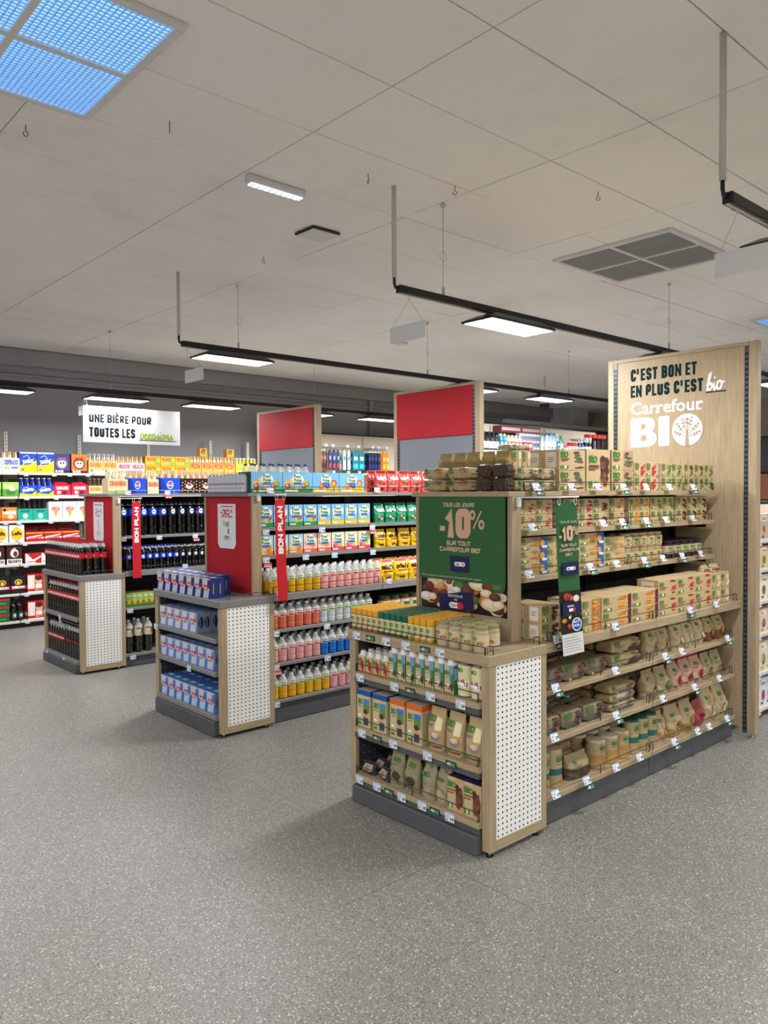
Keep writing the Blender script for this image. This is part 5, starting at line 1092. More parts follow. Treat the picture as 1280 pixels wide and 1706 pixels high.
p = fruitbox('fruit_pouch_box', .252, .16, .142, ['#e8b030', '#f0c040', '#c83c34', '#6aa040'], 1); row(p, 'S', 2.945, 4.470, 1.55, 2, .256, 'wide pear and mango pouch box', LG, nd=1)
p = fruitbox('fruit_pouch_box', .240, .16, .142, ['#f0a830', '#c02c3c', '#e86c3c', '#5c3a6a'], 2, '#e0b02c'); row(p, 'S', 3.450, 4.470, 1.55, 2, .244, 'wide peach and berry pouch box', LG+', right', nd=1)
def candy(name, w, d, h, col, dark, els2, seed, word='m&m’s', wc='#ffffff'):
    e = [('r', .08, .86, .92, .97, dark), ('t', word, .12, .55, .2, '#3a1c18', {'w': .8, 'b': .07}), ('t', word, .13, .56, .19, wc, {'w': .78, 'b': .04})]+els2
    return bag(name, w, d, h, col, e, seed=seed, mat='gloss', amp=.0025, crimp=.07)
cr = [('e', .3, .42, .1, .06, '#2e7a3a'), ('e', .62, .4, .12, .07, '#c02030'), ('r', .1, .22, .9, .28, '#e8c0b8'), ('e', .5, .14, .2, .06, '#7a1c28')]
p = [candy('candy_bag', .120, .06, .170, '#e4574e', '#7a1a20', cr, 161+k) for k in range(2)]; row(p, 'S', 4.005, 4.475, 1.55, 5, .124, 'salmon-red candy bag', LG, nd=2, dp=.09, jr=.08)
L2g, L3g, LCg = 'on first grey shelf below top', 'on second grey shelf below top', 'on the grey side counter'
p = fruitbox('fruit_pouch_box', .120, .10, .150, ['#d83c34', '#e8b030', '#6aa040'], 3, '#2e8a3c'); row(p, 'S', 2.950, 4.500, 1.315, 4, .1265, 'apple pouch box with green band', L2g)
p = fruitbox('fruit_pouch_box', .120, .10, .150, ['#f0c860', '#e8b040', '#e8dca0'], 4, '#d8b83c'); row(p, 'S', 3.456, 4.500, 1.315, 4, .1265, 'yellow melon pouch box', L2g)
p = [candy('candy_bag', .112, .055, .150, '#18996a', '#0c6044', [('e', .5, .25, .3, .14, '#6a4a34'), ('e', .4, .3, .1, .06, '#d8c8a8'), ('e', .62, .2, .1, .06, '#d8c8a8')], 165+k) for k in range(2)]; row(p, 'S', 4.000, 4.500, 1.315, 6, .122, 'green candy bag', L2g, jr=.12, jd=.01)
p = fruitbox('fruit_pouch_box', .120, .10, .136, ['#f09030', '#e86c2c', '#f4c040'], 5, '#e08030', sky='#a8d0e0'); row(p, 'S', 2.950, 4.500, 1.122, 3, .1265, 'orange apricot pouch box', L3g)
p = fruitbox('fruit_pouch_box', .120, .10, .136, ['#e84c3c', '#f08a50', '#f4b0a0'], 6, '#e0584c', sky='#f0c8b8'); row(p, 'S', 3.330, 4.500, 1.122, 2, .1265, 'red grapefruit pouch box', L3g)
p = fruitbox('fruit_pouch_box', .120, .10, .136, ['#e83c5c', '#c8d040', '#f06080'], 7, '#d83c60', sky='#e8e0b0'); row(p, 'S', 3.583, 4.500, 1.122, 3, .1265, 'pink strawberry pouch box', L3g)
ylw = [('e', .3, .28, .14, .08, '#e8a820'), ('e', .7, .3, .14, .08, '#f4d030'), ('e', .5, .15, .24, .06, '#6a3a1c'), ('r', .2, .42, .8, .47, '#b8282c')]
p = [candy('candy_bag', .125, .06, .140, '#f0c41c', '#d8a010', ylw, 171+k, wc='#4a2414') for k in range(3)]; row(p, 'S', 4.010, 4.500, 1.122, 5, .135, 'yellow candy bag', L3g, jr=.2, jd=.012)
p = [candy('candy_bag', .150, .07, .165, '#f2c81e', '#d8447c', ylw, 175+k, wc='#4a2414') for k in range(2)]; row(p, 'S', 3.985, 4.400, .872, 5, .155, 'yellow candy bag with pink top', LCg, jr=.12, jd=.01, nd=2, dp=.10)
def drink(nm, liq, band, capc='#e8e6e0', clr=False, R_=.0325, H_=.165):
    lab = (.50, .74, '#e0ddd0', [('t', 'VITAMIN', .12, .55, .18, band, {'w': .5, 'b': .04}), ('r', .1, .1, .9, .36, band)])
    return bottle(nm, R_, H_, liq, lab, capc, neck=.30, clear_top='#e4e2da', fill=.5 if not clr else .3, capr=.42, caph=.1, labr=1.012, n=14)
dY, dP, dR, dA, dW, dB = drink('juice_bottle', '#d8a412', '#7a9a34'), drink('juice_bottle', '#e8a09c', '#c8384c'), drink('juice_bottle', '#c8644c', '#b82c34'), drink('juice_bottle', '#d89c9c', '#c83c54'), drink('water_bottle', '#b9c0c0', '#5c9a50'), drink('juice_bottle', '#1268c0', '#2a58a8')
LB1, LB2, LB3 = 'on highest low grey shelf', 'on middle low grey shelf', 'on bottom grey shelf'
row(dY, 'S', 2.930, 4.350, .872, 6, .071, 'yellow juice bottle', LCg, nd=3, dp=.072)
row(dP, 'S', 3.356, 4.350, .872, 8, .071, 'pink juice bottle', LCg, nd=3, dp=.072)
row(dR, 'S', 2.925, 4.350, .632, 6, .070, 'coral red juice bottle', LB1, nd=3, dp=.072)
row(dW, 'S', 3.345, 4.350, .632, 7, .070, 'clear water bottle with green band', LB1, nd=3, dp=.072)
row(dA, 'S', 2.925, 4.350, .405, 6, .071, 'dusky pink juice bottle', LB2, nd=3, dp=.072)
row(dB, 'S', 3.351, 4.350, .405, 7, .071, 'bright blue drink bottle', LB2, nd=3, dp=.072)
row(dY, 'S', 2.925, 4.350, .155, 7, .0725, 'yellow juice bottle', LB3, nd=3, dp=.072)
row(dA, 'S', 3.433, 4.350, .155, 6, .0725, 'pink juice bottle', LB3, nd=3, dp=.072)
row(dP, 'S', 3.93, 4.350, .405, 12, .074, 'pink juice bottle', LB2+', far half')
row(dY, 'S', 3.93, 4.350, .155, 12, .074, 'yellow juice bottle', LB3+', far half')
p = jar('sauce_jar', .048, .13, '#7a2c1c', '#1f5a34', ('#d0c8a8', [('r', .2, .3, .8, .7, '#2f6a3c')])); row(p, 'S', 3.95, 4.355, .632, 9, .10, 'red sauce jar with green lid', LB1)
lem = bottle('lemonade_bottle', .034, .21, '#e2cc3c', (.30, .50, '#d8d060', [('r', .2, .3, .8, .6, '#3a4a9a')]), '#2c2f6a', neck=.42, clear_top='#d8dcd8', fill=.62, capr=.36, caph=.07)
row(lem, 'S', 2.99, 4.70, 1.55, 7, .078, 'lemon drink bottle with navy cap', 'behind the fruit pouch boxes', nd=2, dp=.08)

# ---- far gondola : colas
def colab(word, col, wc): return [('t', word, .12, .3, .42, wc, {'w': .72, 'b': .03, 'sq': .8})]
coke = bottle('cola_bottle', .0325, .285, '#120605', (.50, .68, '#b41522', [('t', 'Coca-Cola', .1, .32, .34, '#efe8e4', {'w': .8, 'b': .04}), ('l', [(.1, .25), (.4, .18), (.7, .24), (.9, .2)], .002, '#efe8e4')]), '#b01820', neck=.34, capr=.36, clear_top='#3a2c28', fill=.80)
row(coke, 'E', 7.535, 2.497, .848, 13, .0655, 'red-label cola bottle', 'on the far end counter', nd=4, dp=.0665)
row(coke, 'E', 7.490, 2.500, .478, 12, .0665, 'red-label cola bottle', 'on upper far end shelf', nd=2, dp=.07)
coke2 = bottle('cola_bottle', .0325, .285, '#120605', (.42, .60, '#8c1018', [('t', 'Coca-Cola', .1, .32, .34, '#efe8e4', {'w': .8, 'b': .04})]), '#1a1a1a', neck=.36, capr=.36, clear_top='#3a2c28', fill=.80)
zero = bottle('cola_bottle', .0325, .285, '#0c0807', (.42, .60, '#15110f', [('t', 'Coca-Cola', .1, .32, .34, '#b8302c', {'w': .8, 'b': .04})]), '#1a1a1a', neck=.36, capr=.36, clear_top='#2e2622', fill=.80)
row(coke2, 'E', 7.490, 2.500, .107, 6, .0665, 'cola bottle with dark red label', 'on bottom far end shelf', nd=2, dp=.07)
row(zero, 'E', 7.091, 2.500, .107, 6, .0665, 'cola bottle with black label', 'on bottom far end shelf', nd=2, dp=.07)
globe = lambda ce: [('e', .5, .5, .20, .36, '#ffffff', 18), ('p', [(.5+.18*math.cos(math.radians(a)), .5+.32*math.sin(math.radians(a))) for a in range(20, 161, 14)], '#d0202c'), ('p', [(.5+.18*math.cos(math.radians(a)), .5+.32*math.sin(math.radians(a))) for a in range(200, 341, 14)], '#1c4aa8'), ('t', 'PEPSI', .5, .44, .13, '#14204a', {'c': 1, 'b': .06, 'mw': .3})]
pep = bottle('cola_bottle', .045, .300, '#0a0606', (.60, .82, '#1440b4', globe(0)), '#14141a', neck=.28, capr=.30, clear_top='#1a1412', fill=.9)
pepz = bottle('cola_bottle', .045, .300, '#0a0606', (.60, .82, '#101a30', globe(0)), '#14141a', neck=.28, capr=.30, clear_top='#1a1412', fill=.9)
pepc = bottle('cola_bottle', .045, .300, '#0a0606', (.60, .82, '#3c2880', [('e', .15, .3, .06, .12, '#e05a50'), ('e', .85, .7, .06, .12, '#e05a50'), ('e', .8, .2, .05, .1, '#e05a50')]+globe(0)), '#14141a', neck=.28, capr=.30, clear_top='#1a1412', fill=.9)
LP1, LP2 = 'on shelf behind the far ribbon', 'on far grey side counter'
row(pep, 'S', 2.945, 6.800, 1.168, 5, .0965, 'large blue-label cola bottle', LP1, nd=2, dp=.096)
row(pepz, 'S', 3.4275, 6.800, 1.168, 3, .0965, 'large navy-label cola bottle', LP1, nd=2, dp=.096)
row(pepc, 'S', 3.717, 6.800, 1.168, 2, .0965, 'large purple dotted cola bottle', LP1, nd=2, dp=.096)
peps = bottle('cola_bottle', .0325, .215, '#0a0606', (.46, .66, '#1440b4', globe(0)), '#2444a8', neck=.38, capr=.36, clear_top='#241a18', fill=.82)
pepsz = bottle('cola_bottle', .0325, .215, '#0a0606', (.46, .66, '#101a30', globe(0)), '#14141a', neck=.38, capr=.36, clear_top='#241a18', fill=.82)
row(peps, 'S', 2.945, 6.700, .860, 8, .066, 'small blue-capped cola bottle', LP2, nd=3, dp=.068)
row(pepsz, 'S', 3.473, 6.700, .860, 5, .066, 'small black-capped cola bottle', LP2, nd=3, dp=.068)
p = carton('juice_carton', .052, .05, .125, '#5f8a34', [('r', 0, .45, 1, 1, '#8fb45c'), ('e', .6, .4, .3, .16, '#e89a30', 14), ('t', 'Tropico', .5, .76, .09, '#f4f0e0', {'c': 1, 'mw': .8, 'b': .04}), ('r', .1, .05, .9, .15, '#3a6a24')], [('r', 0, 0, 1, 1, '#4f7a2c')], [('r', 0, 0, 1, 1, '#c8a060')], cat='carton')
row(p, 'S', 2.935, 6.700, .53, 5, .054, 'green juice carton with orange fruit', 'on far low grey shelf', nd=3, dp=.052)
p = bottle('iced_tea_bottle', .038, .30, '#1c1a14', (.50, .80, '#d8d4c0', [('e', .75, .45, .14, .4, '#2c3a24', 14), ('e', .6, .25, .14, .2, '#d8865c', 12), ('t', 'fuzetea', .1, .7, .14, '#2c3a24', {'w': .5, 'b': .04})]), '#e8e6e0', neck=.24, capr=.36, clear_top='#d8d4c0', fill=.5, caph=.07)
row(p, 'S', 2.945, 6.700, .115, 3, .092, 'tall white-label iced tea bottle', 'on far bottom grey shelf', nd=2, dp=.09)
# packs with bottle necks
def neckpack(nm, w, d, h, col, els, neckc='#8a5a2c', capc='#c8a040', nh=.07, nn=3, handle=False, side=None, arch=False):
    q = MB(); q.box(-w/2, w/2, 0, d, 0, h, col, 'print', .001)
    if arch: q.add([(-w/2, 0, h), (w/2, 0, h), (w/2, d, h), (-w/2, d, h), (-w*.3, d*.45, h+.04), (w*.3, d*.45, h+.04), (w*.3, d*.55, h+.04), (-w*.3, d*.55, h+.04)], [(0, 1, 5, 4), (4, 5, 6, 7), (7, 6, 2, 3), (0, 4, 7, 3), (1, 2, 6, 5)], col, 'print')
    q.art(fmap(w, h), els, w, h)
    sd = side or [('r', 0, 0, 1, 1, col)]; q.art(smapL(w, d, h), sd, d, h)
    parts = []
    if nn:
        for r_ in (0, 1):
            for k in range(nn):
                b_ = MB(); cx, cy = -w/2+w*(k+.5)/nn, d*(.27+.46*r_)
                b_.lathe([(.020, h+.0005, neckc, 'liquid'), (.013, h+nh*.5, neckc, 'liquid'), (.0115, h+nh*.88, neckc, 'liquid'), (.0125, h+nh*.885, capc, 'satin'), (.0115, h+nh, capc, 'satin')], 8, cx, cy); parts.append(('bottle_neck', b_, [], None))
    return Proto(nm, 'pack', parts, q)
LT3 = 'on the far grey top shelf'
p = neckpack('soda_pack', .185, .13, .130, '#e2d0a0', [('r', 0, .45, 1, 1, '#e8c8a0'), ('t', 'ORANGINA', .08, .55, .3, '#d8602c', {'w': .84, 'b': .07}), ('r', 0, 0, 1, .2, '#9ab46a')], '#d8c8b0', '#c8a890'); row(p, 'S', 2.70+.18, 6.77, 1.55, 1, .2, 'pale soda bottle pack at far left end', LT3)
blue_ = [('r', 0, 0, 1, 1, '#1444c0'), ('p', [(0, 0), (.4, 0), (.1, 1), (0, 1)], '#0c2c90')]+[('e', .5, .55, .16, .26, '#ffffff', 16), ('p', [(.5+.14*math.cos(math.radians(a)), .55+.22*math.sin(math.radians(a))) for a in range(20, 161, 14)], '#d0202c'), ('p', [(.5+.14*math.cos(math.radians(a)), .55+.22*math.sin(math.radians(a))) for a in range(200, 341, 14)], '#1c4aa8'), ('t', 'PEPSI', .5, .52, .09, '#14204a', {'c': 1, 'b': .06, 'mw': .24})]
p = neckpack('soda_pack', .165, .13, .140, '#1444c0', blue_, '#c8a888', '#b8a090'); row(p, 'S', 3.065, 6.77, 1.55, 1, .17, 'blue soda bottle pack left of the price label', LT3)
p = neckpack('soda_pack', .110, .13, .130, '#e2c8a0', [('t', 'ORANGINA', .05, .5, .3, '#d8602c', {'w': .9, 'b': .07}), ('r', 0, 0, 1, .3, '#c8d0a0')], '#d8b898', '#c8a890', nn=2); row(p, 'S', 3.215, 6.77, 1.55, 1, .12, 'narrow pale soda pack between two blue packs', LT3)
p = neckpack('soda_pack', .200, .13, .145, '#1444c0', blue_, '#c8a888', '#b8a090'); row(p, 'S', 3.385, 6.77, 1.55, 1, .17, 'blue soda bottle pack with round emblem', LT3)
dots = [('r', 0, 0, 1, 1, '#15131a')]+[('e', .08+.165*(k % 6)+.03*(k//6 % 2), .12+.2*(k//6)+.09*(k % 2), .035, .045, '#e89a40', 9) for k in range(24)]+[('e', .5, .5, .20, .2, '#e8e8ec', 14), ('p', [(.5+.18*math.cos(math.radians(a)), .5+.18*math.sin(math.radians(a))) for a in range(20, 161, 14)], '#d0202c'), ('t', 'PEPSI', .5, .47, .08, '#14204a', {'c': 1, 'b': .06})]
p = neckpack('soda_pack', .178, .13, .142, '#15131a', dots, '#c8a080', '#c0a088'); row(p, 'S', 3.580, 6.77, 1.55, 4, .182, 'black orange-dotted soda pack', LT3)

# ---- beer wall
BY = 9.50; BX0, BX1 = 1.95, 6.25
ub = Unit('wall_shelving', (BX0+BX1)/2, 9.8, 'long cream wall shelving stacked with beer, at the far left', 'shelving')
q = MB(); W(q, BX0, BX1, 9.985, 10.0, .1, 2.05, 'grey_board'); ub.part('back_panel', q)
q = MB(); W(q, BX0, BX1, 9.53, 9.98, .003, .075, 'black_panel'); ub.part('plinth', q)
for k, xx in enumerate((2.05, 2.86, 3.735, 4.66, 5.60, 6.22)):
    q = MB(); W(q, xx-.02, xx+.02, 9.94, 9.984, .08, 2.30, 'cream_metal', .002); o = ub.part('slotted_upright', q)
    q = MB()
    for j in range(52): q.box(xx-.004, xx+.004, 9.9393, 9.9399, .12+j*.042, .138+j*.042, '#ffffff', 'hole')
    stuff(q.obj('slot', o))
BZ = (1.803, 1.525, 1.245, .995, .742, .402, .085)
for z in BZ:
    for k, (xa, xb) in enumerate(((BX0, 2.855), (2.865, 3.73), (3.74, 4.655), (4.665, 5.595), (5.605, BX1))):
        q = MB(); W(q, xa, xb, BY, 9.935, z-.028, z, 'cream_metal', .003); ub.part('shelf', q)
        q = MB(); 
        for xx in (xa+.006, xb-.010): W(q, xx, xx+.004, BY+.12, 9.93, z-.07, z-.0285, 'cream_metal')
        ub.part('shelf_bracket', q)
for z, L in ((1.80, (2.946, 3.264, 3.447, 3.664, 4.15, 4.9)), (1.522, (2.949, 3.282, 3.9)), (1.242, (2.717, 2.86, 3.216, 3.526)), (.992, (2.921,)), (.739, (2.93,)), (.399, (2.931,)), (.083, (2.933,))):
    for a in L: price(ub, 'S', a, BY-.003, z, None)
B_ = ['on topmost beer shelf', 'on second beer shelf', 'on third beer shelf', 'on fourth beer shelf', 'on fifth beer shelf', 'on sixth beer shelf', 'on lowest beer shelf']
def word(s, c, v=.5, hv=.2, w=.8, u=.1, **k): return ('t', s, u, v, hv, c, dict({'w': w, 'b': .05}, **k))
def swirl(c): return [('l', [(.15, .35), (.3, .5), (.55, .52), (.85, .68)], .006, c), ('l', [(.2, .75), (.45, .85), (.6, .7), (.4, .6)], .005, c)]
p = neckpack('beer_pack', .185, .14, .165, '#e4e6ee', [word('DESPERADOS', '#2c4aa0', .55, .3), ('r', .1, .2, .4, .4, '#b8c868'), ('r', .5, .25, .9, .4, '#6a88c8')], '#c8b070', '#c83040', .08)
row(p, 'S', 2.60, 9.515, 1.803, 2, .19, 'white beer bottle pack', B_[0])
p = carton('beer_case', .190, .14, .238, '#1c48c0', [('r', 0, 0, 1, .35, '#e8cc1c'), ('p', [(0, .35), (1, .35), (1, .62), (.6, .4)], '#e8cc1c'), ('r', 0, .92, 1, 1, '#c8d8f0')]+swirl('#e8f0ff')+[word('TOURTEL', '#1c3a9a', .42, .17, .7, .15, rot=.12), word('TOURTEL', '#ffffff', .43, .15, .68, .16, rot=.12), ('r', .1, .1, .25, .18, '#c83838')], cat='pack')
row(p, 'S', 2.978, 9.515, 1.803, 2, .196, 'tall blue and yellow beer case', B_[0])
def skull(c1, c2): return [('r', 0, .12, 1, 1, c1), ('e', .5, .5, .38, .32, c2, 16), ('e', .5, .5, .27, .24, '#e8dcd0', 16), ('e', .42, .52, .06, .05, '#2c2030'), ('e', .6, .52, .06, .05, '#2c2030'), ('p', [(.35, .36), (.65, .36), (.5, .25)], '#c8b8b0'), ('p', [(.2, .6), (.3, .85), (.5, .72), (.7, .86), (.82, .6), (.5, .66)], c2), word('BLADE', '#f0f0f4', .03, .11, .5, .08)]
p = carton('beer_case', .188, .14, .228, '#241a2c', skull('#4a3a6a', '#7a5a9a'), cat='pack'); row(p, 'S', 3.362, 9.515, 1.803, 1, .19, 'purple and black beer case', B_[0])
p = carton('beer_case', .188, .14, .228, '#241a1c', skull('#e07a28', '#8a2c1c'), cat='pack'); row(p, 'S', 3.568, 9.515, 1.803, 1, .19, 'orange and black beer case', B_[0])
p = neckpack('beer_pack', .178, .14, .155, '#f0b878', [word('BAVARIA', '#e0702c', .5, .36), ('r', 0, 0, 1, .25, '#e8dcc0'), ('e', .2, .2, .1, .1, '#58883c')], '#b0a090', '#a8a0a0', .09); row(p, 'S', 3.772, 9.515, 1.803, 2, .182, 'orange fruit beer pack', B_[0])
p = neckpack('beer_pack', .178, .14, .135, '#e8d8c8', [word('MELROSE', '#c83c74', .5, .34), ('r', 0, 0, 1, .3, '#a8c868')], '#c8a070', '#b07050', .09); row(p, 'S', 4.136, 9.515, 1.803, 2, .182, 'pink and green fruit beer pack', B_[0])
p = carton('beer_case', .205, .13, .115, '#e8b830', [('r', 0, .7, 1, 1, '#e0a020'), word('FRUITEE', '#d83c50', .45, .3, .6), ('r', .6, .05, .95, .4, '#78b040')], [('r', 0, 0, 1, 1, '#a87c1c')], cat='pack'); row(p, 'S', 4.520, 9.515, 1.803, 3, .210, 'yellow fruit beer case', B_[0], ns=2, hs=.117, skip=[])
p = neckpack('beer_pack', .165, .14, .165, '#e8a830', [word('PICON', '#d83c50', .5, .34), ('r', 0, .88, 1, 1, '#c87828'), ('r', .1, .1, .9, .25, '#f0d070')], '#c88a30', '#c8a060', .08); row(p, 'S', 5.130, 9.515, 1.803, 4, .175, 'amber and red beer pack', B_[0])
p = carton('beer_case', .11, .10, .11, '#d8a030', [word('ALE', '#5a2c18', .4, .3, .6), ('e', .5, .8, .3, .12, '#8a3a1c')], cat='box'); row(p, 'S', 5.30, 9.60, 1.803+.25, 2, .42, 'small amber box', 'resting on the amber beer packs')
p = neckpack('beer_pack', .175, .14, .150, '#e8d040', [word('RADLER', '#c8a010', .5, .3), ('e', .5, .25, .2, .15, '#f0f0e0')], '#d8c040', '#e0e0e8', .09); row(p, 'S', 5.845, 9.515, 1.803, 2, .18, 'yellow shandy pack', B_[0])
p = carton('beer_case', .175, .13, .165, '#5c9a3c', [('r', 0, .5, 1, 1, '#a8cc58'), word('Kriek', '#f4f4e0', .6, .2, .6), ('e', .5, .3, .3, .2, '#3c7a2c', 14), ('e', .6, .5, .2, .12, '#f0e8c0', 12)], cat='pack'); row(p, 'S', 2.59, 9.515, 1.525, 2, .19, 'green beer case', B_[1])
p = neckpack('beer_pack', .188, .14, .125, '#1c48c0', [('p', [(0, 0), (1, 0), (1, .55), (.7, .2), (0, .3)], '#e8cc1c')]+swirl('#e8f0ff')+[word('TOURTEL', '#ffffff', .40, .22, .7, .15, rot=.15)], '#14309a', '#e8e8f0', .09, arch=False); row(p, 'S', 2.972, 9.515, 1.525, 2, .194, 'blue bottled beer pack', B_[1])
p = neckpack('beer_pack', .200, .14, .128, '#c01c38', [word('CHOUFFE', '#ffffff', .62, .26, .7, .15), ('e', .3, .35, .12, .16, '#f0e8e0', 12), ('e', .62, .3, .14, .2, '#5a1428', 12), ('r', 0, 0, 1, .1, '#f0f0f0')], nn=0, arch=True); row(p, 'S', 3.362, 9.515, 1.525, 2, .208, 'crimson handled beer pack', B_[1])
p = neckpack('beer_pack', .165, .14, .125, '#ecc088', [word('BAVARIA', '#e0702c', .5, .34), ('r', 0, 0, 1, .25, '#78a050')], '#5a3a28', '#a89080', .09); row(p, 'S', 3.765, 9.515, 1.525, 3, .172, 'pale orange beer bottle pack', B_[1])
p = carton('beer_case', .165, .13, .155, '#f08a30', [word('Fourchette', '#ffffff', .5, .3, .85), ('e', .2, .8, .12, .12, '#2c2c2c', 10), ('r', 0, 0, 1, .2, '#d8501c'), ('e', .6, .3, .2, .15, '#e8e0c0')], cat='pack'); row(p, 'S', 2.585, 9.515, 1.245, 2, .175, 'orange beer case', B_[2])
p = neckpack('beer_pack', .168, .14, .135, '#18a08a', [word('GALLIA', '#0c4a44', .74, .14, .6, .2), ('e', .5, .4, .17, .2, '#e8f4f0', 16), ('p', [(0, 0), (.5, .2), (1, 0)], '#40c8b0'), ('l', [(.5, .4), (.5, .52)], .005, '#0c4a44'), ('l', [(.5, .4), (.58, .36)], .005, '#0c4a44')], '#1c1a1c', '#18181a', .10); row(p, 'S', 2.935, 9.515, 1.245, 2, .171, 'teal bottled beer pack', B_[2])
p = carton('beer_case', .160, .14, .215, '#e6eaf0', [('e', .5, .6, .3, .14, '#b8605c', 14), ('e', .5, .6, .24, .1, '#e0c0b0', 14), word('STELLA', '#c01c28', .55, .11, .56, .22), ('p', [(.34, .48), (.66, .48), (.56, .2), (.44, .2)], '#d89a2c'), ('r', .46, .04, .54, .2, '#d8c8a0'), ('r', .3, .9, .7, .93, '#9aa0a8')], cat='pack'); row(p, 'S', 3.280, 9.515, 1.245, 3, .166, 'tall white beer case', B_[2])
p = carton('beer_case', .165, .14, .20, '#d8d8dc', [('e', .5, .48, .42, .36, '#e8b81c', 18), ('e', .5, .78, .16, .1, '#e8b81c', 12), word('Leffe', '#3a2418', .42, .2, .62, .19), ('r', .2, .02, .8, .14, '#f0f0f0'), word('0.0', '#2a2a2a', .03, .09, .2, .4)], cat='pack'); row(p, 'S', 2.66, 9.515, .995, 2, .178, 'white beer case with golden shield', B_[3], start=0)
p = carton('beer_case', .205, .16, .115, '#b81c24', [('r', .02, .3, .98, .45, '#e8e0d8'), ('p', [(.1, .35), (.9, .6), (.9, .7), (.1, .5)], '#e8e0d8'), ('r', 0, .82, .98, .92, '#d8a828'), word('CARLSBERG', '#b81c24', .31, .12, .7, .14)], cat='pack'); row(p, 'S', 3.038, 9.515, .995, 3, .210, 'flat red lager case', B_[3], ns=1)
p = carton('beer_case', .205, .16, .09, '#7a1418', [('r', .1, .3, .9, .5, '#a84040')], cat='pack'); row(p, 'S', 3.04, 9.70, .995, 3, .21, 'dark red case', 'behind the flat red lager cases', ns=2, hs=.0905)
p = carton('beer_case', .165, .14, .205, '#3c1a1a', [('r', 0, 0, 1, .30, '#eee8e4'), word('PELFORTH', '#4a1c1c', .08, .15, .86, .07, b=.06), ('e', .5, .62, .28, .24, '#e0d8d0', 14), ('e', .56, .58, .14, .16, '#6a2c2c', 12), ('p', [(.3, .84), (.6, .95), (.5, .78)], '#e0d8d0')], cat='pack'); row(p, 'S', 2.62, 9.515, .742, 2, .188, 'brown beer case with white base band', B_[4])
p = carton('beer_case', .175, .16, .115, '#c02028', [('p', [(0, 0), (.7, 0), (.1, 1), (0, 1)], '#ece4de'), ('p', [(.5, .1), (1, .6), (1, .75), (.4, .3)], '#ece4de'), ('r', .1, .1, .8, .18, '#b01820')], cat='pack'); row(p, 'S', 3.015, 9.515, .742, 3, .18, 'red and white slashed case', B_[4])
p = carton('beer_case', .165, .14, .20, '#19181a', [('e', .5, .66, .26, .17, '#d8a818', 16), ('e', .5, .64, .18, .12, '#19181a', 12), ('e', .5, .62, .12, .1, '#d8c060', 12), ('r', 0, .26, 1, .46, '#b81c34'), word('DÉMON', '#f4eeee', .30, .12, .8, .1, b=.06)], cat='pack'); row(p, 'S', 2.672, 9.515, .402, 2, .173, 'black beer case with red band', B_[5])
kro = [('r', 0, 0, 1, 1, '#c81c28'), ('r', 0, .2, .35, .95, '#e8d8d0'), ('e', .55, .62, .17, .24, '#e0b08c', 14), ('e', .55, .78, .19, .14, '#4a2818', 14), ('p', [(.36, .1), (.74, .1), (.7, .45), (.4, .45)], '#f0e4dc'), ('r', .15, .2, .2, .9, '#f4ecd8'), word('Kronenbourg', '#c81c28', .08, .2, .62, .34, b=.04), ('r', 0, 0, 1, .05, '#f0e8e0')]
p = carton('beer_case', .225, .18, .21, '#c81c28', kro, [('r', 0, 0, 1, 1, '#a81820'), ('r', .1, .2, .9, .4, '#e8d8d0')], cat='pack'); row(p, 'S', 3.060, 9.515, .402, 3, .23, 'red case with waving figure', B_[5]); row(p, 'S', 3.060, 9.515, .085, 3, .23, 'red case with waving figure', B_[6])
p = carton('beer_case', .17, .16, .09, '#1c5a34', [('r', 0, .75, 1, 1, '#c02028'), ('r', .2, .2, .8, .5, '#3c8a50')], cat='pack'); row(p, 'S', 2.66, 9.515, .085, 1, .175, 'green lager case with red top', B_[6], ns=3, hs=.091)
p = bottle('beer_bottle', .032, .20, '#120e0c', (.15, .5, '#2a4a3c', [('e', .5, .5, .25, .3, '#c8c8b8', 12)]), '#2c2c2c', neck=.45, capr=.38); row(p, 'S', 2.80, 9.515, .085, 2, .07, 'short dark beer bottle', B_[6], nd=2, dp=.07)

# ---- stick-like products beyond the dividers : wall run at the back, household run, right-hand run
def run(x0, x1, yf, depth, top, zs, label, panel, post_at, shm='cream_metal'):
    u = Unit('goods_shelving', (x0+x1)/2, yf+depth/2, label, 'shelving')
    q = MB(); W(q, x0, x1, yf+depth, yf+depth+.03, .05, top, panel, .002); u.part('back_panel', q)
    q = MB(); W(q, x0, x1, yf+depth-.002, yf+depth+.034, top+.0005, top+.02, 'black_rail'); u.part('top_trim', q)
    q = MB(); W(q, x0, x1, yf+.03, yf+depth-.001, .003, min(zs)-.0265, 'charcoal', .003); u.part('plinth', q)
    for z in zs: q = MB(); W(q, x0, x1, yf, yf+depth-.002, z-.026, z, shm, .003); u.part('shelf', q)
    for xx in post_at:
        q = MB(); W(q, xx-.018, xx+.018, yf+depth-.03, yf+depth-.0025, .09, top-.02, 'cream_panel'); o = u.part('slotted_upright', q)
        q = MB()
        for j in range(50): q.box(xx-.005, xx+.005, yf+depth-.0307, yf+depth-.0302, .12+j*.045, .14+j*.045, '#ffffff', 'hole')
        stuff(q.obj('slot', o))
    return u
uw = run(6.4, 10.6, 9.35, .40, 2.47, (1.85, 1.45, 1.0, .5, .13), 'cream-backed wall run with hanging tools, between the red dividers', 'cream_panel', (6.6, 8.30, 9.6))
cs = [('#6a3c2c', 'brown-handled brush'), ('#26386a', 'navy packed tool'), ('#b8c8c8', 'pale card with white strip'), ('#1c7a86', 'teal scoop'), ('#151c3c', 'dark navy brush'), ('#e08a1c', 'orange cloth pack')]
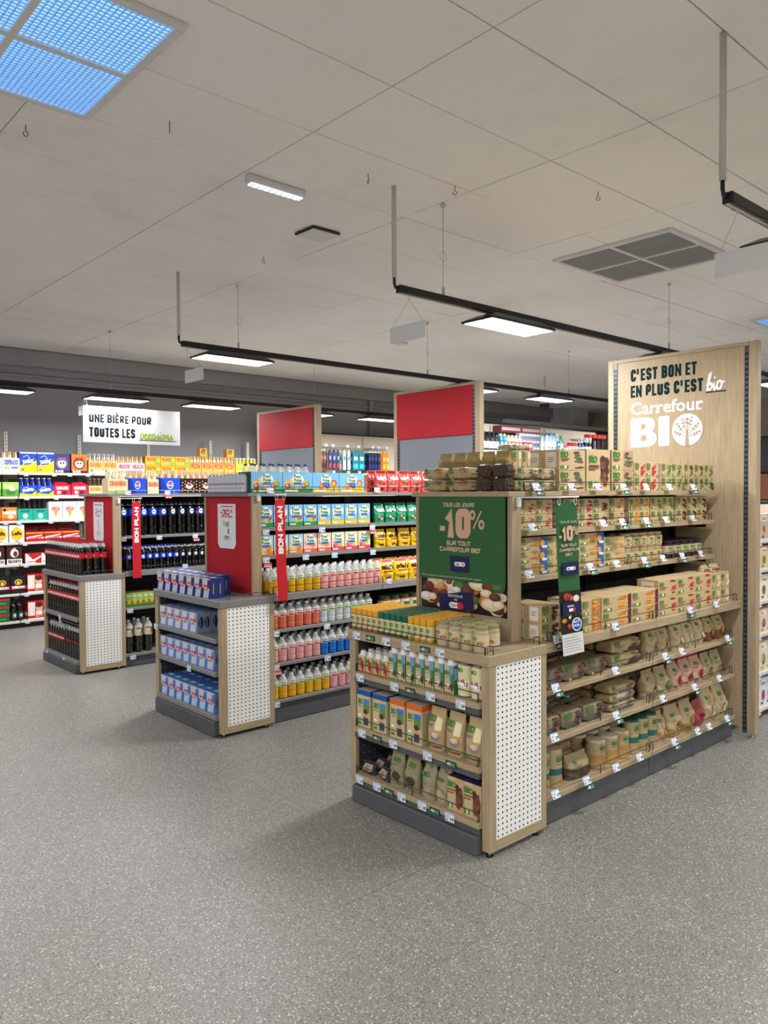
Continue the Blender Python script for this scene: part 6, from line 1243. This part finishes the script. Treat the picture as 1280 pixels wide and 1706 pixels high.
def hangp(nm, col, w, h, wide, els): 
    q = MB(); q.box(-w/2, w/2, 0, .02, -h, -.03, col, 'gloss', .004); q.box(-w*.25, w*.25, .004, .016, -.03, 0, '#d8d8d8' if wide else col, 'gloss', .002); q.art(lambda u, v, l: (-w/2+u*w, -l, -h+v*(h-.03)), els, w, h-.03, 'gloss'); return Proto(nm, 'tool', [], q)
xs = 6.95
for j, (col, ds) in enumerate(cs):
    p = hangp('hanging_tool', col, .056 if j != 3 else .115, .31, j % 2 == 0, [('r', .1, .1, .9, .35, ['#2c2420', '#b03a30', '#f0f0f0', '#4ab0b8', '#2a3a80', '#f4c050'][j]), ('r', .2, .55, .8, .75, ['#8a7a6a', '#8a9ac0', '#2c8a80', '#d8e8e8', '#3a4a90', '#f8d890'][j])])
    n = (6, 3, 2, 2, 4, 2)[j]; pt = (.058, .08, .09, .125, .065, .07)[j]
    for i in range(n):
        for k in range(2):
            lab_ = 'hanging %s, %s%s, between the red dividers' % (ds, ORD[i]+(' from left' if i else ''), ', second behind' if k else '')
            p.put((xs+i*pt, 9.40+k*.11, 2.21), .0, lab_, 'hanging tools between the two red dividers')
        q = MB(); q.tube([(xs+i*pt, 9.36, 2.232), (xs+i*pt, 9.748, 2.2185)], .003, mat='chrome', n=5); q.tube([(xs+i*pt, 9.36, 2.252), (xs+i*pt, 9.748, 2.252)], .003, mat='chrome', n=5); uw.part('hook', q)
    for a in range(max(1, n//2)): price(uw, 'S', xs+a*.13+.02, 9.352, 2.285)
    price(uw, 'S', xs+.03, 9.345, 1.88)
    xs += n*pt+.045
uh = run(6.9, 10.5, 6.42, .36, 2.452, (2.075, 1.75, 1.4, 1.0, .6, .13), 'cream-backed household run right of the larger red divider', 'cream_panel', (8.0, 9.2))
for a in range(6): price(uh, 'S', 7.40+a*.088, 6.415, 2.07)
HH = 'on the far household run'
def spray(nm, w, h, col, lab, hc):
    q = MB(); q.lathe([(w*.9, 0, col, 'satin'), (w, .006, col, 'satin'), (w, h*.55, col, 'satin'), (w*.45, h*.74, col, 'satin')], 12, 0, w)
    hd = MB(); hd.box(-.012, .012, w-.045, w+.022, h*.84, h, hc, 'satin', .003); hd.lathe([(.013, h*.72, hc, 'satin'), (.013, h*.85, hc, 'satin')], 8, 0, w); hd.box(-.006, .006, w-.045, w-.032, h*.68, h*.85, hc, 'satin', .001)
    return Proto(nm, 'bottle', [('spray_head', hd, [], None), ('label', label_part(w*1.015, h*.12, h*.48, lab, [('r', .2, .5, .8, .75, '#f0f0f0'), ('r', .25, .2, .75, .3, hc if hc != lab else '#222222')], 12, face=w), [], None)], q)
def simpleb(nm, r, h, col, capc, lab): return bottle(nm, r, h, col, (.15, .6, lab, [('r', .2, .5, .8, .8, '#f0f0f0'), ('r', .2, .2, .6, .3, capc)]), capc, neck=.35, capr=.45, caph=.12, n=12)
row(spray('spray_bottle', .040, .235, '#2c2c30', '#e0e0d8', '#1c1c1e'), 'S', 7.40, 6.44, 2.075, 5, .088, 'black and white pump pack', HH, nd=2, dp=.09)
row(simpleb('cleaner_bottle', .034, .22, '#1c7a86', '#d8dce0', '#2a5a80'), 'S', 7.845, 6.44, 2.075, 2, .075, 'teal cleaner bottle', HH, nd=2, dp=.08)
row(simpleb('cleaner_bottle', .036, .21, '#a8a494', '#c8b898', '#8a4a3a'), 'S', 8.00, 6.44, 2.075, 4, .078, 'beige air freshener bottle', HH, nd=2, dp=.08)
p = carton('insect_box', .09, .06, .13, '#b02838', [('r', .1, .5, .9, .8, '#f0d0d0'), ('e', .5, .3, .3, .15, '#e05060')], cat='box'); row(p, 'S', 8.33, 6.44, 2.075, 2, .095, 'red insect trap box', HH, ns=1)
p = carton('refill_box', .07, .06, .085, '#8a8c98', [('r', .1, .6, .9, .85, '#d8dce8'), ('r', .2, .2, .8, .4, '#4a5070')], cat='box'); row(p, 'S', 8.33, 6.525, 2.075, 6, .074, 'grey refill box', HH, ns=3, hs=.086)
p = carton('display_carton', .42, .14, .09, '#6a3038', [('r', .04, .3, .96, .75, '#b89a9c')], cat='box'); row(p, 'S', 8.22, 6.60, 2.075+.26, 2, .43, 'dark red display carton', 'above the grey refill boxes')
row(simpleb('cleaner_bottle', .036, .28, '#b8ccd8', '#1c6a80', '#dce8ee'), 'S', 8.84, 6.44, 2.075, 3, .078, 'pale blue bottle, dark teal cap', HH, nd=2, dp=.08)
row(simpleb('cleaner_bottle', .036, .28, '#9cc8dc', '#c8e0e8', '#3a80b0'), 'S', 9.075, 6.44, 2.075, 1, .078, 'sky blue freshener bottle', HH, nd=2, dp=.08)
row(simpleb('cleaner_bottle', .036, .25, '#6ab070', '#3a8a4c', '#d8ecd8'), 'S', 9.16, 6.44, 2.075, 1, .078, 'green freshener bottle', HH, nd=2, dp=.08)
row(simpleb('cleaner_bottle', .040, .15, '#e070a0', '#f0f0f0', '#f4d0e0'), 'S', 9.27, 6.44, 2.075, 1, .078, 'short pink tub', HH, nd=1)
row(simpleb('cleaner_bottle', .033, .19, '#d83030', '#e8e8ea', '#f0e0e0'), 'S', 9.37, 6.44, 2.075, 2, .072, 'red stain remover bottle', HH, nd=2, dp=.08)
row(simpleb('cleaner_bottle', .033, .19, '#e0602c', '#e8e8ea', '#f0d8c8'), 'S', 9.514, 6.44, 2.075, 1, .072, 'orange stain remover bottle', HH, nd=2, dp=.08)
row(simpleb('cleaner_bottle', .033, .19, '#1c3c9a', '#e8e8ea', '#c8d4f0'), 'S', 9.59, 6.44, 2.075, 2, .072, 'blue stain remover bottle', HH, nd=2, dp=.08)
row(spray('spray_bottle', .042, .25, '#17171a', '#e8e8e8', '#f0f0f2'), 'S', 9.755, 6.44, 2.075, 2, .095, 'black white-trigger spray bottle', HH, nd=2, dp=.09)
q = MB(); q.lathe([(.03, 0, '#1c1c1e', 'satin'), (.028, .22, '#1c1c1e', 'satin'), (.055, .26, '#c83028', 'satin'), (.06, .31, '#e8c020', 'satin')], 12, 0, .05)
p = Proto('mop_head', 'mop', [], q); row(p, 'S', 9.975, 6.52, 2.075, 4, .124, 'yellow and red mop head', HH)
ur = run(4.97, 7.8, 2.20, .36, 1.44, (1.215, 1.015, .80, .575, .31, .065), 'shelving run continuing beyond the tall wooden divider', 'cream_panel', (5.05, 6.9))
RR_ = [('nut_pouch', '#b8b0a4', '#a83028', '#c89858'), ('soup_carton', '#cdbb98', '#b05a2c', '#5c8a3c'), ('soup_box', '#e0dccc', '#b82c28', '#4c8a3c'), ('rice_pack', '#d8c4a4', '#c8702c', '#3c5aa0'), ('noodle_pack', '#d8ccb8', '#e0904c', '#4a8a50'), ('sugar_pack', '#dcdce4', '#3a5ab0', '#c83030')]
ds_ = ['glossy nut pouch', 'kraft soup carton', 'white soup box', 'striped rice pack', 'pale noodle pack', 'white and blue sugar pack']
lv = ['hanging above sixth', 'top', 'second', 'third', 'fourth', 'bottom']
for j, z in enumerate((1.215, 1.015, .80, .575, .31, .065)):
    nm, c0, c1, c2 = RR_[j]; hh = (.17, .15, .17, .16, .20, .19)[j]
    els = [('r', .08, .72, .92, .92, '#eeeae0'), ('t', ('NOIX', 'Soupe', 'Soupe', 'Riz', 'Blé', 'Sucre')[j], .15, .76, .12, c1, {'mw': .7, 'b': .05}), ('e', .5, .38, .3, .2, c2, 12), ('e', .4, .42, .16, .12, c1, 10), ('r', .1, .05, .5, .14, c1)]
    pA = carton(nm, .098, .09, hh, c0, els, cat='pack', mat='gloss' if j in (0, 5) else 'print')
    row(pA, 'S', 5.30, 2.222, z, 7, .101, ds_[j], 'on %s shelf beyond the wooden divider' % ('top', 'second', 'third', 'fourth', 'fifth', 'bottom')[j], nd=1)
    for a in (5.38, 5.58): price(ur, 'S', a, 2.197, z-.003)
